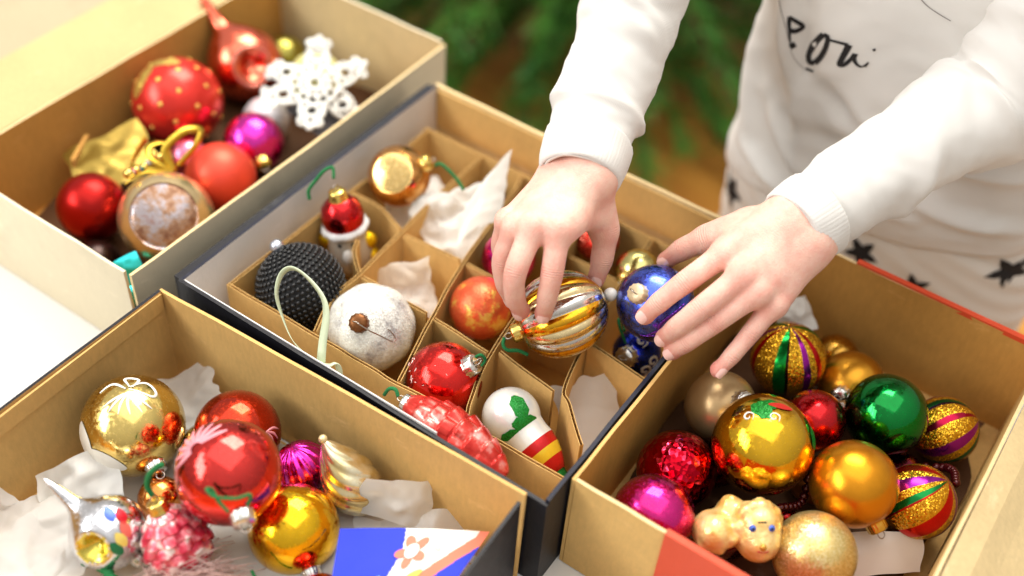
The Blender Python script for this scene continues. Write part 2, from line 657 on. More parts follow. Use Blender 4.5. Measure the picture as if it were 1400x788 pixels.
# flap folded outwards on the left
V, F = [], []
for i in range(13):
    for k in range(5):
        q = k / 4
        y = -0.016 + 0.387 * i / 12
        V.append((-0.2435 - 0.098 * q, y, 0.1005 - 0.012 * q + 0.004 * math.sin(3 * q) + 0.001 * noise.noise((y * 20, q, 1))))
n0 = len(V)
V += [(x, y, z - 0.0025) for x, y, z in V]
F = grid_faces(13, 5, False) + [tuple(n0 + i for i in q[::-1]) for q in grid_faces(13, 5, False)]
rim = [i * 5 for i in range(13)], [i * 5 + 4 for i in range(13)], list(range(5)), [60 + k for k in range(5)]
for L in rim:
    for a, b in zip(L, L[1:]): F.append((a, b, b + n0, a + n0))
obj('flap', V, F, m_board('kraft_flap', srgb(190, 164, 116)), b1, smooth=False)

# --- lower left box, black outside
b3 = empty('cardboard_box', (0, 0, 0), 'open kraft box with black outside in the lower left, nearest the viewer', 'box')
v, f = boxmesh(-0.002, 0.315, -0.40, -0.015, 0.001, 0.004); panel('base', b3, v, f, KRAFT)
wall('wall', b3, (-0.002, -0.015), (-0.002, -0.40), 0.001, 0.100, 0.0025, (1, 0), KRAFT, BLACK_B, BLACK_B, 0.0015, seed=9)
wall('wall', b3, (0.318, -0.0058), (-0.0045, -0.0150), 0.001, 0.099, 0.0025, (0, -1), KRAFT, BLACK_B, KRAFT, 0.0008, seed=10, zt=lambda s: 0.006 * (1 - s))
wall('wall', b3, (0.3155, -0.40), (0.3155, -0.0095), 0.001, 0.101, 0.0025, (-1, 0), KRAFT, BLACK_B, BLACK_B, 0.006, seed=11)
wall('wall', b3, (-0.0045, -0.40), (0.318, -0.40), 0.001, 0.099, 0.0025, (0, 1), KRAFT, BLACK_B, BLACK_B, 0.0, seed=12)
v, f = boxmesh(-0.0018, -0.0004, -0.398, -0.0165, 0.082, 0.0985); panel('fold', b3, v, f, KRAFT)

# --- right box, kraft with red paper
b4 = empty('cardboard_box', (0, 0, 0), 'open kraft box with red paper trim, full of baubles on the right', 'box')
v, f = boxmesh(0.335, 0.559, 0.028, 0.338, 0.001, 0.004); panel('base', b4, v, f, KRAFT)
wall('wall', b4, (0.3365, 0.341), (0.3365, 0.027), 0.001, 0.100, 0.0025, (1, 0), KRAFT_SHADE, KRAFT, KRAFT, 0.0, seed=13)
wall('wall', b4, (0.337, 0.0295), (0.560, 0.0295), 0.001, 0.101, 0.0028, (0, 1), KRAFT, KRAFT, KRAFT_L, 0.0, seed=14)
wall('wall', b4, (0.560, 0.338), (0.334, 0.338), 0.001, 0.101, 0.0025, (0, -1), KRAFT_SHADE, KRAFT, KRAFT_L, -0.001, seed=15)
wall('wall', b4, (0.557, 0.0295), (0.557, 0.338), 0.001, 0.100, 0.0025, (-1, 0), KRAFT, KRAFT, KRAFT_L, 0.0, seed=16)
V = []; F = []
# red paper wrapped over the near and far rims
for (y0, y1) in ((0.0250, 0.0300), (0.3374, 0.3424)):
    v, f = boxmesh(0.405, 0.561, y0, y1, 0.0985 if y0 > 0.1 else 0.004, 0.1028)
    obj('red_trim', v, f, RED_B, b4, smooth=False)
# right flap folded out and hanging
V = []
for i in range(13):
    for k in range(7):
        q = k / 6
        y = 0.028 + 0.31 * i / 12
        a = R(38)
        s = 0.12 * q
        V.append((0.5605 + s * math.cos(a) + 0.0, y, 0.1012 + 0.006 * math.sin(min(1, q * 5) * math.pi) * (1 if q < 0.2 else 0) - s * math.sin(a) + 0.0012 * noise.noise((y * 18, q * 3, 2))))
n0 = len(V)
V += [(x, y, z - 0.0026) for x, y, z in V]
F = grid_faces(13, 7, False) + [tuple(n0 + i for i in q[::-1]) for q in grid_faces(13, 7, False)]
for L in ([i * 7 for i in range(13)], [i * 7 + 6 for i in range(13)], list(range(7)), [84 + k for k in range(7)]):
    for a, b in zip(L, L[1:]): F.append((a, b, b + n0, a + n0))
obj('flap', V, F, KRAFT_L, b4, smooth=False)

# --- a closed carton beyond the left flap
v, f = boxmesh(-0.70, -0.375, 0.02, 0.384, 0.001, 0.055)
cl = empty('carton', (0, 0, 0), 'closed greyish beige carton in the far upper left corner', 'box')
obj('carton_body', v, f, GREIGE, cl, smooth=False)
v, f = boxmesh(-0.703, -0.372, 0.017, 0.386, 0.040, 0.0575)
obj('lid', v, f, GREIGE, cl, smooth=False)

# ------------------------------------------------------------------ cardboard dividers
ins = empty('divider_insert', (0, 0, 0.004), 'corrugated cardboard divider grid inside the middle box', 'divider')
FLUTE = m_board('corrugated_core', srgb(176, 132, 74))


def strip(path, z0=0.0005, z1=0.074, th=0.0028, warp=0.0, seed=0):
    pts = [Vector((x, y, 0)) for x, y in path]
    L = sum((pts[i + 1] - pts[i]).length for i in range(len(pts) - 1))
    n = max(8, int(L / 0.0016))
    P = catmull(pts, n) if len(pts) > 2 else [pts[0].lerp(pts[1], i / (n - 1)) for i in range(n)]
    T = []
    for i in range(n):
        tt = (P[min(i + 1, n - 1)] - P[max(i - 1, 0)]).normalized(); T.append(tt)
    N = [Vector((-q.y, q.x, 0)) for q in T]
    for i in range(n):
        s = i / (n - 1) * L
        P[i] = P[i] + N[i] * (0.0007 * noise.noise((s * 25, seed, 0)))
    tops = [z1 + 0.0012 * noise.noise((i * 0.05, seed, 3)) for i in range(n)]
    # liners: one ribbon that runs up one side and back down the other
    loop = [(P[i] + N[i] * th / 2, tops[i]) for i in range(n)] + [(P[i] - N[i] * th / 2, tops[i]) for i in reversed(range(n))]
    inn = [(P[i] + N[i] * (th / 2 - 0.00045), tops[i]) for i in range(n)] + [(P[i] - N[i] * (th / 2 - 0.00045), tops[i]) for i in reversed(range(n))]
    V = []
    for (p, zt), (q, _) in zip(loop, inn):
        V += [(p.x, p.y, z0), (p.x, p.y, zt), (q.x, q.y, zt), (q.x, q.y, z0)]
    F = []
    m = len(loop)
    for i in range(m):
        a = i * 4; b = ((i + 1) % m) * 4
        for k in range(3):
            F.append((a + k, b + k, b + k + 1, a + k + 1))
    o = obj('strip', V, F, KRAFT, ins, smooth=False)
    V = []
    for i in range(n):
        s = i / (n - 1) * L
        off = (th / 2 - 0.0006) * math.sin(2 * math.pi * s / 0.0062)
        p = P[i] + N[i] * off
        V += [(p.x, p.y, z0), (p.x, p.y, tops[i] - 0.0004)]
    obj('fluting', V, [(2 * i, 2 * i + 2, 2 * i + 3, 2 * i + 1) for i in range(n - 1)], FLUTE, o, smooth=False)
    return o


strip([(0.016, 0.034), (0.017, 0.12), (0.019, 0.20), (0.018, 0.286)], seed=1)
strip([(0.100, 0.038), (0.088, 0.070), (0.087, 0.104), (0.083, 0.160), (0.079, 0.22), (0.078, 0.282)], seed=2)
strip([(0.180, 0.038), (0.160, 0.105), (0.144, 0.166), (0.129, 0.25), (0.122, 0.282)], seed=3)
strip([(0.240, 0.038), (0.229, 0.062), (0.218, 0.100), (0.208, 0.165), (0.196, 0.282)], seed=4)
strip([(0.318, 0.068), (0.292, 0.093), (0.280, 0.105), (0.269, 0.150), (0.262, 0.190), (0.252, 0.282)], z1=0.076, seed=5)
strip([(0.014, 0.0345), (0.12, 0.035), (0.20, 0.036), (0.326, 0.038)], seed=6)
strip([(0.091, 0.104), (0.155, 0.1035)], seed=7)
strip([(0.163, 0.1025), (0.215, 0.0995)], seed=8)
strip([(0.222, 0.106), (0.275, 0.098)], seed=9)
strip([(0.272, 0.152), (0.327, 0.146)], z1=0.077, seed=10)
strip([(0.020, 0.176), (0.050, 0.176), (0.080, 0.166)], seed=11)
strip([(0.087, 0.162), (0.140, 0.167)], seed=12)
strip([(0.147, 0.1665), (0.204, 0.1665)], seed=13)
strip([(0.211, 0.170), (0.261, 0.176)], z1=0.068, seed=14)
strip([(0.084, 0.108), (0.066, 0.124), (0.060, 0.136)], z1=0.072, seed=15)
strip([(0.015, 0.2845), (0.10, 0.2855), (0.18, 0.2855), (0.300, 0.2855)], seed=16)
strip([(0.132, 0.226), (0.198, 0.224)], z1=0.070, seed=17)
strip([(0.203, 0.232), (0.254, 0.232)], z1=0.066, seed=18)

# ------------------------------------------------------------------ ornaments


def add_cap(parent, c, r, d, cm=SILVER_CAP, size=1.0, hang=None, loop=True):
    """ribbed metal cap with a wire loop on a bauble of radius r, pointing along d"""
    q = zrot(d)
    R_ = 0.0072 * size
    base = math.sqrt(max(r * r - R_ * R_, 0)) - 0.0008
    prof = [(R_ * 1.12, base - 0.0006), (R_ * 1.02, base + 0.001), (R_, base + 0.002), (R_ * 0.97, base + 0.0062 * size),
            (R_ * 0.86, base + 0.0074 * size), (R_ * 0.4, base + 0.0080 * size), (0.0001, base + 0.0081 * size)]
    v, f = lathe(prof, 36, lambda th, i: 1 + (0.055 if i < 4 else 0.02) * math.cos(12 * th))
    cap = obj('cap', xf(v, q, c), f, cm, parent)
    if loop:
        lv, lf = torus(0.0028 * size, 0.0005, 18, 6)
        lv = xf(lv, Vector((0, 1, 0)).to_track_quat('Z', 'Y'))
        lv = xf(lv, q, Vector(c) + q @ Vector((0, 0, base + 0.0100 * size)))
        obj('wire_loop', lv, lf, WIRE, cap)
    return q @ Vector((0, 0, base + 0.014 * size))


def bauble(label, u, v_, z, r, mat, capd=None, cm=SILVER_CAP, axis=None, size=1.0, hang=None, group=None, name='bauble', fn=None, sz=1.0, body='bulb', loop=True, ns=26, nt=44):
    root = empty(name, (u, v_, z - r), label, 'bauble', group)
    vv, ff = sphere(r, ns, nt, sz, fn)
    b = obj(body, vv, ff, mat, root, (0, 0, r), rot=zrot(axis) if axis is not None else None)
    if capd is not None:
        add_cap(root, (0, 0, r), r * (sz if axis is not None and (Vector(axis) - Vector(capd)).length < 0.2 else 1), capd, cm, size, loop=loop)
    if hang:
        hv, hf = tube(hang[0], 0.0011, 60, 6, rfn=lambda s: 0.0010 * (0.7 + 0.7 * abs(math.sin(90 * s))))
        c0 = Vector((u, v_, z - r))
        obj('hanger', [Vector(p) - c0 for p in hv], hf, hang[1], root)
    return root, b


def on_sphere(c, r, n, pts, lift=0.0004):
    """points of the tangent plane round n laid onto the sphere"""
    n = Vector(n).normalized()
    a = (RIGHT - n * RIGHT.dot(n)).normalized(); b = n.cross(a)
    if b.dot(DOWN) < 0: b = -b
    return [Vector(c) + (n * r + a * x + b * y).normalized() * (r + lift) for x, y in pts]


def sphere_ribbon(c, r, n, path, w, m=24, lift=0.0004):
    P = catmull([(x, y, 0) for x, y in path], m)
    V = []
    for i, p in enumerate(P):
        tt = (P[min(i + 1, m - 1)] - P[max(i - 1, 0)]).normalized()
        nn = Vector((-tt.y, tt.x, 0))
        ww = w * (0.35 + 0.65 * math.sin(math.pi * min(1, max(0.04, i / (m - 1)))))
        for k in (-1, -0.33, 0.33, 1):
            q = p + nn * ww * k
            V.append((q.x, q.y))
    pts = on_sphere(c, r, n, V, lift)
    pts = [p + (p - Vector(c)).normalized() * (0.0003 if (i % 4) in (1, 2) else -0.0002) for i, p in enumerate(pts)]
    return pts, grid_faces(m, 4, False)


def sphere_blob(c, r, n, outline, lift=0.0004):
    V = [(0, 0)]; cx = sum(p[0] for p in outline) / len(outline); cy = sum(p[1] for p in outline) / len(outline)
    V = [(cx, cy)]
    for k in (0.5, 1.0):
        V += [(cx + (x - cx) * k, cy + (y - cy) * k) for x, y in outline]
    L = len(outline)
    F = [(0, 1 + i, 1 + (i + 1) % L) for i in range(L)] + [(1 + i, 1 + L + i, 1 + L + (i + 1) % L, 1 + (i + 1) % L) for i in range(L)]
    return on_sphere(c, r, n, V, lift), F


def leafshape(cx, cy, ang, ln, w, n=18, spiky=0.0):
    out = []
    for i in range(n):
        a = 2 * math.pi * i / n
        x = ln / 2 * math.cos(a); y = w / 2 * math.sin(a) * (1 - 0.35 * math.cos(a) ** 2)
        if spiky and i % 3 == 0: x *= 1 - spiky * 0.3; y *= 1 + spiky
        out.append((cx + x * math.cos(ang) - y * math.sin(ang), cy + x * math.sin(ang) + y * math.cos(ang)))
    return out


C_RED = srgb(200, 30, 24)
# ---- upper left box
root, b = bauble('shiny red bauble with gold dots and gold leaf, beside the teardrop ornament', -0.1967, 0.1852, 0.0648, 0.0413, m_satin('red_lacquer', srgb(222, 54, 44), 0.24, 0.55))
dots = []
for i in range(46):
    ph = math.acos(1 - 2 * (i + 0.5) / 46); th = i * 2.39996
    d = Vector((math.sin(ph) * math.cos(th), math.sin(ph) * math.sin(th), math.cos(ph)))
    vv, ff = sphere(0.0024, 6, 10, 0.4)
    dots.append((xf(vv, zrot(d), Vector((0, 0, 0.0413)) + d * 0.0413), ff))
vv, ff = join(*dots)
GOLD_D = m_glitter('gold_glitter_dots', srgb(232, 190, 96), scale=2600, k=0.6)
tag(obj('gold_dots', vv, ff, GOLD_D, root), kind='stuff')
for (cx, cy, an, ln, w) in ((-0.025, -0.016, -1.0, 0.042, 0.016), (-0.006, -0.033, 0.1, 0.034, 0.013)):
    vv, ff = sphere_blob((0, 0, 0.0413), 0.0413, facing(cx / 0.0413, cy / 0.0413), leafshape(0, 0, an, ln, w, spiky=0.25))
    obj('gold_leaf', vv, ff, GOLD_D, root)

# salmon teardrop with a concave reflector and a long spike
root = empty('teardrop_ornament', (-0.2013, 0.2772, 0.0185), 'salmon pink teardrop ornament with long spike and dented reflector', 'ornament')
SALMON = m_mirror('salmon_glass', srgb(236, 112, 84), 0.09, 0.3)
ax = facing(-0.5, -0.82, 0.25)
refl = facing(0.42, 0.22)
q = zrot(ax); rl = q.inverted() @ refl
prof = [(0.0001, -0.0367)] + [(0.0367 * math.sin(a), -0.0367 * math.cos(a)) for a in np.linspace(0.12, 2.35, 22)]
prof += [(0.0225, 0.030), (0.0175, 0.0345), (0.0120, 0.0385), (0.0085, 0.043), (0.0068, 0.050), (0.0055, 0.060), (0.0042, 0.070), (0.0040, 0.074), (0.0016, 0.0765), (0.0001, 0.077)]
vv, ff = lathe(prof, 56)
V2 = []
for p in vv:
    p = Vector(p); d = p.normalized()
    a = math.acos(max(-1, min(1, d.dot(rl))))
    if a < 0.55 and p.length < 0.045:
        p = p - rl * 0.017 * (0.5 + 0.5 * math.cos(math.pi * a / 0.55))
    V2.append(p)
obj('bulb', xf(V2, q, (0, 0, 0.0367)), ff, SALMON, root)
rv, rf = torus(0.0185, 0.0012, 30, 6)
obj('reflector_rim', xf(rv, zrot(refl), Vector((0, 0, 0.0367)) + refl * 0.0316), rf, m_mirror('salmon_rim', srgb(246, 160, 140), 0.12), root)

bauble('pale yellow-green bauble half hidden behind the white crochet star', -0.1372, 0.3077, 0.050, 0.0262, m_satin('pale_yellow_pearl', srgb(224, 222, 150), 0.35, 0.3))
bauble('pearl white bauble behind the magenta one in the cream box', -0.1399, 0.2388, 0.039, 0.0226, m_satin('white_pearl', srgb(226, 220, 224), 0.3, 0.3))
bauble('small shiny magenta bauble with gold cap, below the white crochet star', -0.1149, 0.1970, 0.0511, 0.0277, m_mirror('magenta_glass', srgb(226, 50, 170), 0.1), facing(0.40, 0.72, 0.55), GOLD_CAP)
bauble('matte coral red bauble beside the mottled champagne one', -0.1000, 0.1402, 0.0548, 0.0310, m_satin('coral_matte', srgb(236, 78, 56), 0.42, 0.55))
bauble('dark red satin bauble in the left corner of the cream box', -0.1619, 0.0491, 0.050, 0.0295, m_satin('dark_red_satin', srgb(168, 26, 22), 0.3, 0.85))
bauble('little pink bauble wedged under the gold ribbon', -0.1481, 0.1477, 0.0477, 0.0182, m_mirror('pink_glass', srgb(236, 120, 150), 0.15))

# champagne bauble with a big dented reflector
rc = 0.0398
root = empty('reflector_bauble', (-0.0925, 0.0700, 0.0599 - rc), 'champagne glass bauble with a large mottled round face, in the cream box', 'bauble')


def reflector_ball(root, rc, refl, mat_b, mat_in, half=0.75, depth=0.45, rim_m=None, flutes=0):
    prof = [(rc * math.sin(a), rc * math.cos(a)) for a in np.linspace(math.pi - 0.001, half + 0.06, 26)]
    v, f = lathe(prof, 60)
    q = zrot(refl)
    o = obj('bulb', xf(v, q, (0, 0, rc)), f, mat_b, root)
    R_ = rc * math.sin(half + 0.06); z0 = rc * math.cos(half + 0.06)
    prof = [(R_, z0), (R_ * 0.985, z0 - 0.0005), (R_ * 0.96, z0 - 0.0008), (R_ * 0.92, z0 - 0.0006)]
    for s in np.linspace(0.88, 0.0005, 14):
        prof.append((R_ * s, z0 - rc * depth * (1 - (s / 0.92) ** 2) ** 0.9 * 0.8 - 0.0005))
    v, f = lathe(prof, 60, (lambda th, i: 1 + (0.035 * math.cos(flutes * th) if 3 < i < 15 else 0)) if flutes else None)
    obj('reflector', xf(v, q, (0, 0, rc)), f, mat_in, o)
    return o


CHAMP = m_satin('champagne_glass', srgb(226, 200, 150), 0.22, 0.85)
t = NT('mottled_reflector')
na = t.noise(55, 5, 0.65); rp = t.ramp(na.outputs[0], [(0.34, srgb(120, 72, 48)), (0.46, srgb(170, 132, 104)), (0.56, srgb(176, 168, 172)), (0.70, srgb(160, 108, 86))])
t.l(rp.outputs[0], t.b.inputs['Base Color']); t.set(Metallic=0.75, Roughness=0.25)
t.bump(t.noise(60, 3).outputs[0], 0.5, 0.002)
MOTTLE = t.m
reflector_ball(root, rc, facing(0.20, -0.04), CHAMP, MOTTLE, 0.70, -0.10)
# crochet star
root = empty('crochet_star', (-0.0990, 0.2650, 0.058), 'white crocheted star lying on the baubles of the cream box', 'star')
YARN = m_plain('white_yarn', srgb(240, 240, 234), 0.95, 0, 1800, 0.9)
nrm = Vector((0.25, -0.20, 1.0)).normalized()
q = zrot(nrm)


def yarn(parent, name, pts, r=0.0021, n=40):
    r = r * 0.80
    n = int(n * 1.5)
    pts = [(p[0] + 0.0008 * noise.noise((p[0] * 400, p[1] * 400, 1)), p[1] + 0.0010 * noise.noise((p[0] * 400, p[1] * 400, 7)), p[2] + 0.0026 * noise.noise((p[0] * 120, p[1] * 120, 4))) for p in pts]
    v, f = tube(pts, r, n, 7, rfn=lambda s: r * (0.75 + 0.5 * abs(math.sin(s * n * 0.7))))
    return obj(name, xf(v, q, (0, 0, 0.025)), f, YARN, parent)


def ringpts(cx, cy, rr, z=0.0, n=14, sq=1.0, an=0.0):
    o = []
    for i in range(n + 1):
        a = 2 * math.pi * i / n
        x, y = rr * math.cos(a), rr * sq * math.sin(a)
        o.append((cx + x * math.cos(an) - y * math.sin(an), cy + x * math.sin(an) + y * math.cos(an), z))
    return o


yarn(root, 'centre_ring', ringpts(0, 0, 0.006, 0.004))
yarn(root, 'middle_ring', ringpts(0, 0, 0.0135, 0.003), n=60)
yarn(root, 'outer_ring', ringpts(0, 0, 0.022, 0.001), n=90)
for k in range(12):
    a = 2 * math.pi * k / 12
    yarn(root, 'spoke', [(0.006 * math.cos(a), 0.006 * math.sin(a), 0.004), (0.0135 * math.cos(a), 0.0135 * math.sin(a), 0.0045), (0.022 * math.cos(a), 0.022 * math.sin(a), 0.001)], 0.0019, 16)
for k in range(6):
    a = 2 * math.pi * k / 6 + 0.25
    c, s = math.cos(a), math.sin(a)
    dz = 0.013 * math.sin(k * 2.1 + 0.5)
    P = lambda r, t_, z=0.0: (r * c - t_ * s, r * s + t_ * c, z + dz * (r - 0.02) / 0.03)
    arm = yarn(root, 'point', [P(0.020, -0.010), P(0.032, -0.0105), P(0.042, -0.006), P(0.052, 0), P(0.042, 0.006), P(0.032, 0.0105), P(0.020, 0.010)], 0.0023, 60)
    yarn(arm, 'lace_ring', ringpts(*P(0.031, 0)[:2], 0.0062, P(0.031, 0)[2] + 0.001))
    yarn(arm, 'lace_ring', ringpts(*P(0.042, 0)[:2], 0.0036, P(0.042, 0)[2] + 0.001))
    for sg in (-1, 1):
        yarn(arm, 'lace_bar', [P(0.024, sg * 0.003), P(0.029, sg * 0.0085)], 0.0018, 10)
        yarn(arm, 'picot', ringpts(*P(0.045, sg * 0.0075)[:2], 0.0032, P(0.045, 0)[2]))

# gold ribbon, beads, foil, small odds and ends
GOLD_RIB = m_plain('gold_lame_ribbon', srgb(214, 178, 62), 0.32, 0.85, 500, 0.25)


def ribbon(name, parent, pts, w, mat, n=60, tw=0.0, up=(0, 0, 1), th=0.0004):
    P = catmull(pts, n)
    T, N, B = frames(P, up)
    V = []
    for i in range(n):
        a = tw * i / n
        b = B[i] * math.cos(a) + N[i] * math.sin(a); nn = N[i] * math.cos(a) - B[i] * math.sin(a)
        for sx, sn in ((-1, 1), (1, 1), (1, -1), (-1, -1)):
            V.append(P[i] + b * (sx * w / 2) + nn * (sn * th))
    F = grid_faces(n, 4) + [(3, 2, 1, 0), tuple((n - 1) * 4 + k for k in range(4))]
    return obj(name, V, F, mat, parent)


root = empty('gold_ribbon_bow', (0, 0, 0), 'looped gold ribbon bow lying among the red baubles', 'ribbon')
ribbon('loop', root, [(-0.1099, 0.1002, 0.083), (-0.1199, 0.1021, 0.099), (-0.1196, 0.1194, 0.106), (-0.1166, 0.1308, 0.106), (-0.1126, 0.137, 0.102), (-0.1082, 0.1257, 0.096), (-0.1105, 0.106, 0.085)], 0.0062, GOLD_RIB, tw=0.8)
ribbon('loop', root, [(-0.1115, 0.1002, 0.085), (-0.126, 0.092, 0.094), (-0.136, 0.100, 0.097), (-0.132, 0.113, 0.094), (-0.118, 0.106, 0.087)], 0.0060, GOLD_RIB, tw=0.9)
ribbon('tail', root, [(-0.1115, 0.100, 0.085), (-0.125, 0.087, 0.087), (-0.142, 0.083, 0.080), (-0.155, 0.093, 0.075), (-0.160, 0.116, 0.084)], 0.0085, GOLD_RIB, tw=1.2)
ribbon('tail', root, [(-0.1115, 0.099, 0.085), (-0.114, 0.084, 0.092), (-0.119, 0.072, 0.094), (-0.124, 0.060, 0.088)], 0.006, GOLD_RIB, tw=-0.7)

root = empty('bead_string', (0, 0, 0), 'short string of gold, red and white beads by the gold ribbon', 'beads')
bp = catmull([(-0.1234, 0.0650, 0.0965), (-0.1262, 0.0737, 0.092), (-0.1300, 0.084, 0.086), (-0.1290, 0.098, 0.088), (-0.1265, 0.112, 0.082)], 12)
bm = [GOLD_CAP, m_plain('white_bead', srgb(238, 230, 216), 0.25), m_plain('red_bead', srgb(196, 32, 28), 0.2), GOLD_CAP, m_plain('blue_bead', srgb(40, 60, 170), 0.2), m_plain('green_bead', srgb(20, 110, 60), 0.2)]
for i, p in enumerate(bp):
    vv, ff = sphere(0.0033 + 0.0012 * (i % 3 == 0), 10, 14)
    obj('bead', xf(vv, None, p), ff, bm[i % 6], root)


def crumple(w, h, nx, ny, amp, seed, cup=0.0, folds=12, taper=0.0):
    """sheet broken into flat facets by random creases"""
    r_ = random.Random(seed)
    X = np.linspace(-w / 2, w / 2, nx); Y = np.linspace(-h / 2, h / 2, ny)
    x, y = np.meshgrid(X, Y, indexing='ij')
    R0 = max(w, h) / 2
    z = np.zeros_like(x)
    for k in range(folds):
        a = r_.uniform(0, 2 * math.pi); c = r_.uniform(-0.75, 0.75) * R0
        bend = 0.25 * np.sin((x * math.sin(a) - y * math.cos(a)) / R0 * r_.uniform(1, 2.5) + k) * R0 * 0.4
        dd = x * math.cos(a) + y * math.sin(a) - c + bend
        sft = 0.006 * R0
        wgt = r_.uniform(0.4, 1.0)
        if k >= 7:   # finer crinkles that stay local
            px_, py_ = r_.uniform(-0.8, 0.8) * w / 2, r_.uniform(-0.8, 0.8) * h / 2
            loc_ = np.exp(-(((x - px_) ** 2 + (y - py_) ** 2) / (R0 * r_.uniform(0.25, 0.6)) ** 2))
            dd = dd - (px_ * math.cos(a) + py_ * math.sin(a) - c)
            z += r_.choice((-1, 1)) * wgt * 0.9 * loc_ * np.maximum(0.0, 0.22 - np.sqrt(dd * dd + sft * sft) / R0)
            continue
        z += r_.choice((-1, 1)) * wgt * (np.sqrt(dd * dd + sft * sft) / R0)
    A_ = np.stack([x.ravel(), y.ravel(), np.ones(x.size)], 1)
    co, *_ = np.linalg.lstsq(A_, z.ravel(), rcond=None)
    z = z - (A_ @ co).reshape(z.shape)
    z = z / max(1e-6, z.std()) * amp * 0.6
    nzv = np.array([[noise.noise((i * 0.22, j * 0.22, seed * 3.1)) for j in range(ny)] for i in range(nx)])
    z += nzv * amp * 0.12
    z += cup * ((x / w * 2) ** 2 + (y / h * 2) ** 2)
    rag = 1 + 0.16 * np.array([[noise.noise((i * 0.13, j * 0.13, seed * 1.7)) for j in range(ny)] for i in range(nx)])
    x = x * rag * (1 - taper * (y / h + 0.5)); y = y * rag
    return np.stack([x, y, z - z.mean()], -1).reshape(-1, 3), grid_faces(nx, ny, False)


def paper(label, loc, w, h, amp, seed, nrm=(0, 0, 1), spin=0.0, cup=0.0, mat=None, name='tissue_paper', n=44, cat='paper', folds=34, taper=0.0):
    v, f = crumple(w, h, n, n, amp, seed, cup, folds, taper)
    q = zrot(nrm)
    c, s = math.cos(spin), math.sin(spin)
    v = [q @ Vector((x * c - y * s, x * s + y * c, z)) for x, y, z in v]
    return tag(obj(name, v, f, mat or TISSUE, None, loc, smooth=True), label, cat)


FOIL = m_plain('olive_gold_foil', srgb(150, 124, 52), 0.35, 0.7, 260, 0.4)
paper('crumpled olive gold foil in the back left of the cream box', (-0.190, 0.098, 0.056), 0.070, 0.056, 0.004, 3, (0.2, -0.3, 1), 0.6, mat=FOIL, name='gold_foil', cat='foil', n=22)
paper('crumpled brown paper padding under the baubles of the cream box', (-0.1365, 0.175, 0.016), 0.19, 0.36, 0.006, 5, mat=m_board('brown_padding', srgb(84, 54, 30)), name='padding_paper', n=34)
v, f = boxmesh(-0.0015, 0.0015, -0.018, 0.018, 0, 0.05)
tag(obj('card_scrap', xf(v, Matrix.Rotation(0.5, 3, 'Z').to_quaternion()), f, KRAFT_SHADE, None, (-0.2185, 0.088, 0.012), smooth=False), 'torn scrap of cardboard standing beside the dark red bauble', 'card')
bauble('bright turquoise bauble peeking out of the cream box corner', -0.086, 0.0125, 0.0195, 0.0150, m_mirror('turquoise_glass', srgb(40, 214, 214), 0.2))
paper('small scrap of turquoise foil in the near corner of the cream box', (-0.072, 0.005, 0.060), 0.030, 0.024, 0.003, 8, facing(0, 0.2), 0.5, mat=m_plain('turquoise_foil', srgb(46, 214, 220), 0.35, 0.3), name='foil_scrap', cat='foil', n=14)
v, f = crumple(0.05, 0.10, 16, 26, 0.003, 12)
tag(obj('dark_tinsel', xf(v, zrot((0.3, 0, 1)), (-0.060, 0.262, 0.055)), f, m_plain('dark_grey_felt', srgb(58, 54, 56), 0.8), None, smooth=False), 'dark grey felt scrap under the crochet star', 'felt')

bauble('plum red bauble low down in the cream box under the crochet star', -0.060, 0.230, 0.030, 0.0220, m_mirror('plum_red', srgb(120, 20, 34), 0.12))
bauble('dull gold bauble low in the cream box behind the coral one', -0.145, 0.190, 0.024, 0.0150, m_satin('dull_gold', srgb(178, 136, 70), 0.3, 0.8))
bauble('forest green bauble low in the cream box by the right wall', -0.056, 0.175, 0.026, 0.0205, m_mirror('forest_green', srgb(18, 70, 40), 0.12))
bauble('dark brown bauble on the floor of the cream box near corner', -0.128, 0.018, 0.026, 0.0210, m_satin('dark_brown_glass', srgb(48, 28, 22), 0.25, 0.6))
bauble('olive green glass bauble against the back wall of the cream box', -0.205, 0.335, 0.030, 0.0240, m_mirror('olive_glass', srgb(150, 140, 60), 0.15))

# ---- middle box
root = empty('reflector_bauble', (0.043, 0.211, 0.085 - 0.0268), 'copper gold reflector bauble with green hanger in the divided box', 'bauble')
COPPER = m_mirror('copper_glass', srgb(222, 158, 84), 0.07, 0.25)
reflector_ball(root, 0.0268, facing(-0.18, -0.06), COPPER, m_mirror('copper_reflector', srgb(246, 206, 130), 0.07, 0.35), 0.66, -0.06)
add_cap(root, (0, 0, 0.0268), 0.0268, facing(0.84, -0.35, 0.38), GOLD_CAP, 0.95)
c0 = Vector((0.043, 0.211, 0.085 - 0.0268))
hv, hf = tube([Vector(p) - c0 for p in ((0.0700, 0.2255, 0.101), (0.0745, 0.2275, 0.104), (0.083, 0.2285, 0.100), (0.092, 0.229, 0.0935), (0.099, 0.2275, 0.088))], 0.0016, 40, 6, rfn=lambda s: 0.0013 * (0.7 + 0.6 * abs(math.sin(60 * s))))
obj('hanger', hv, hf, GREEN_STR, root)

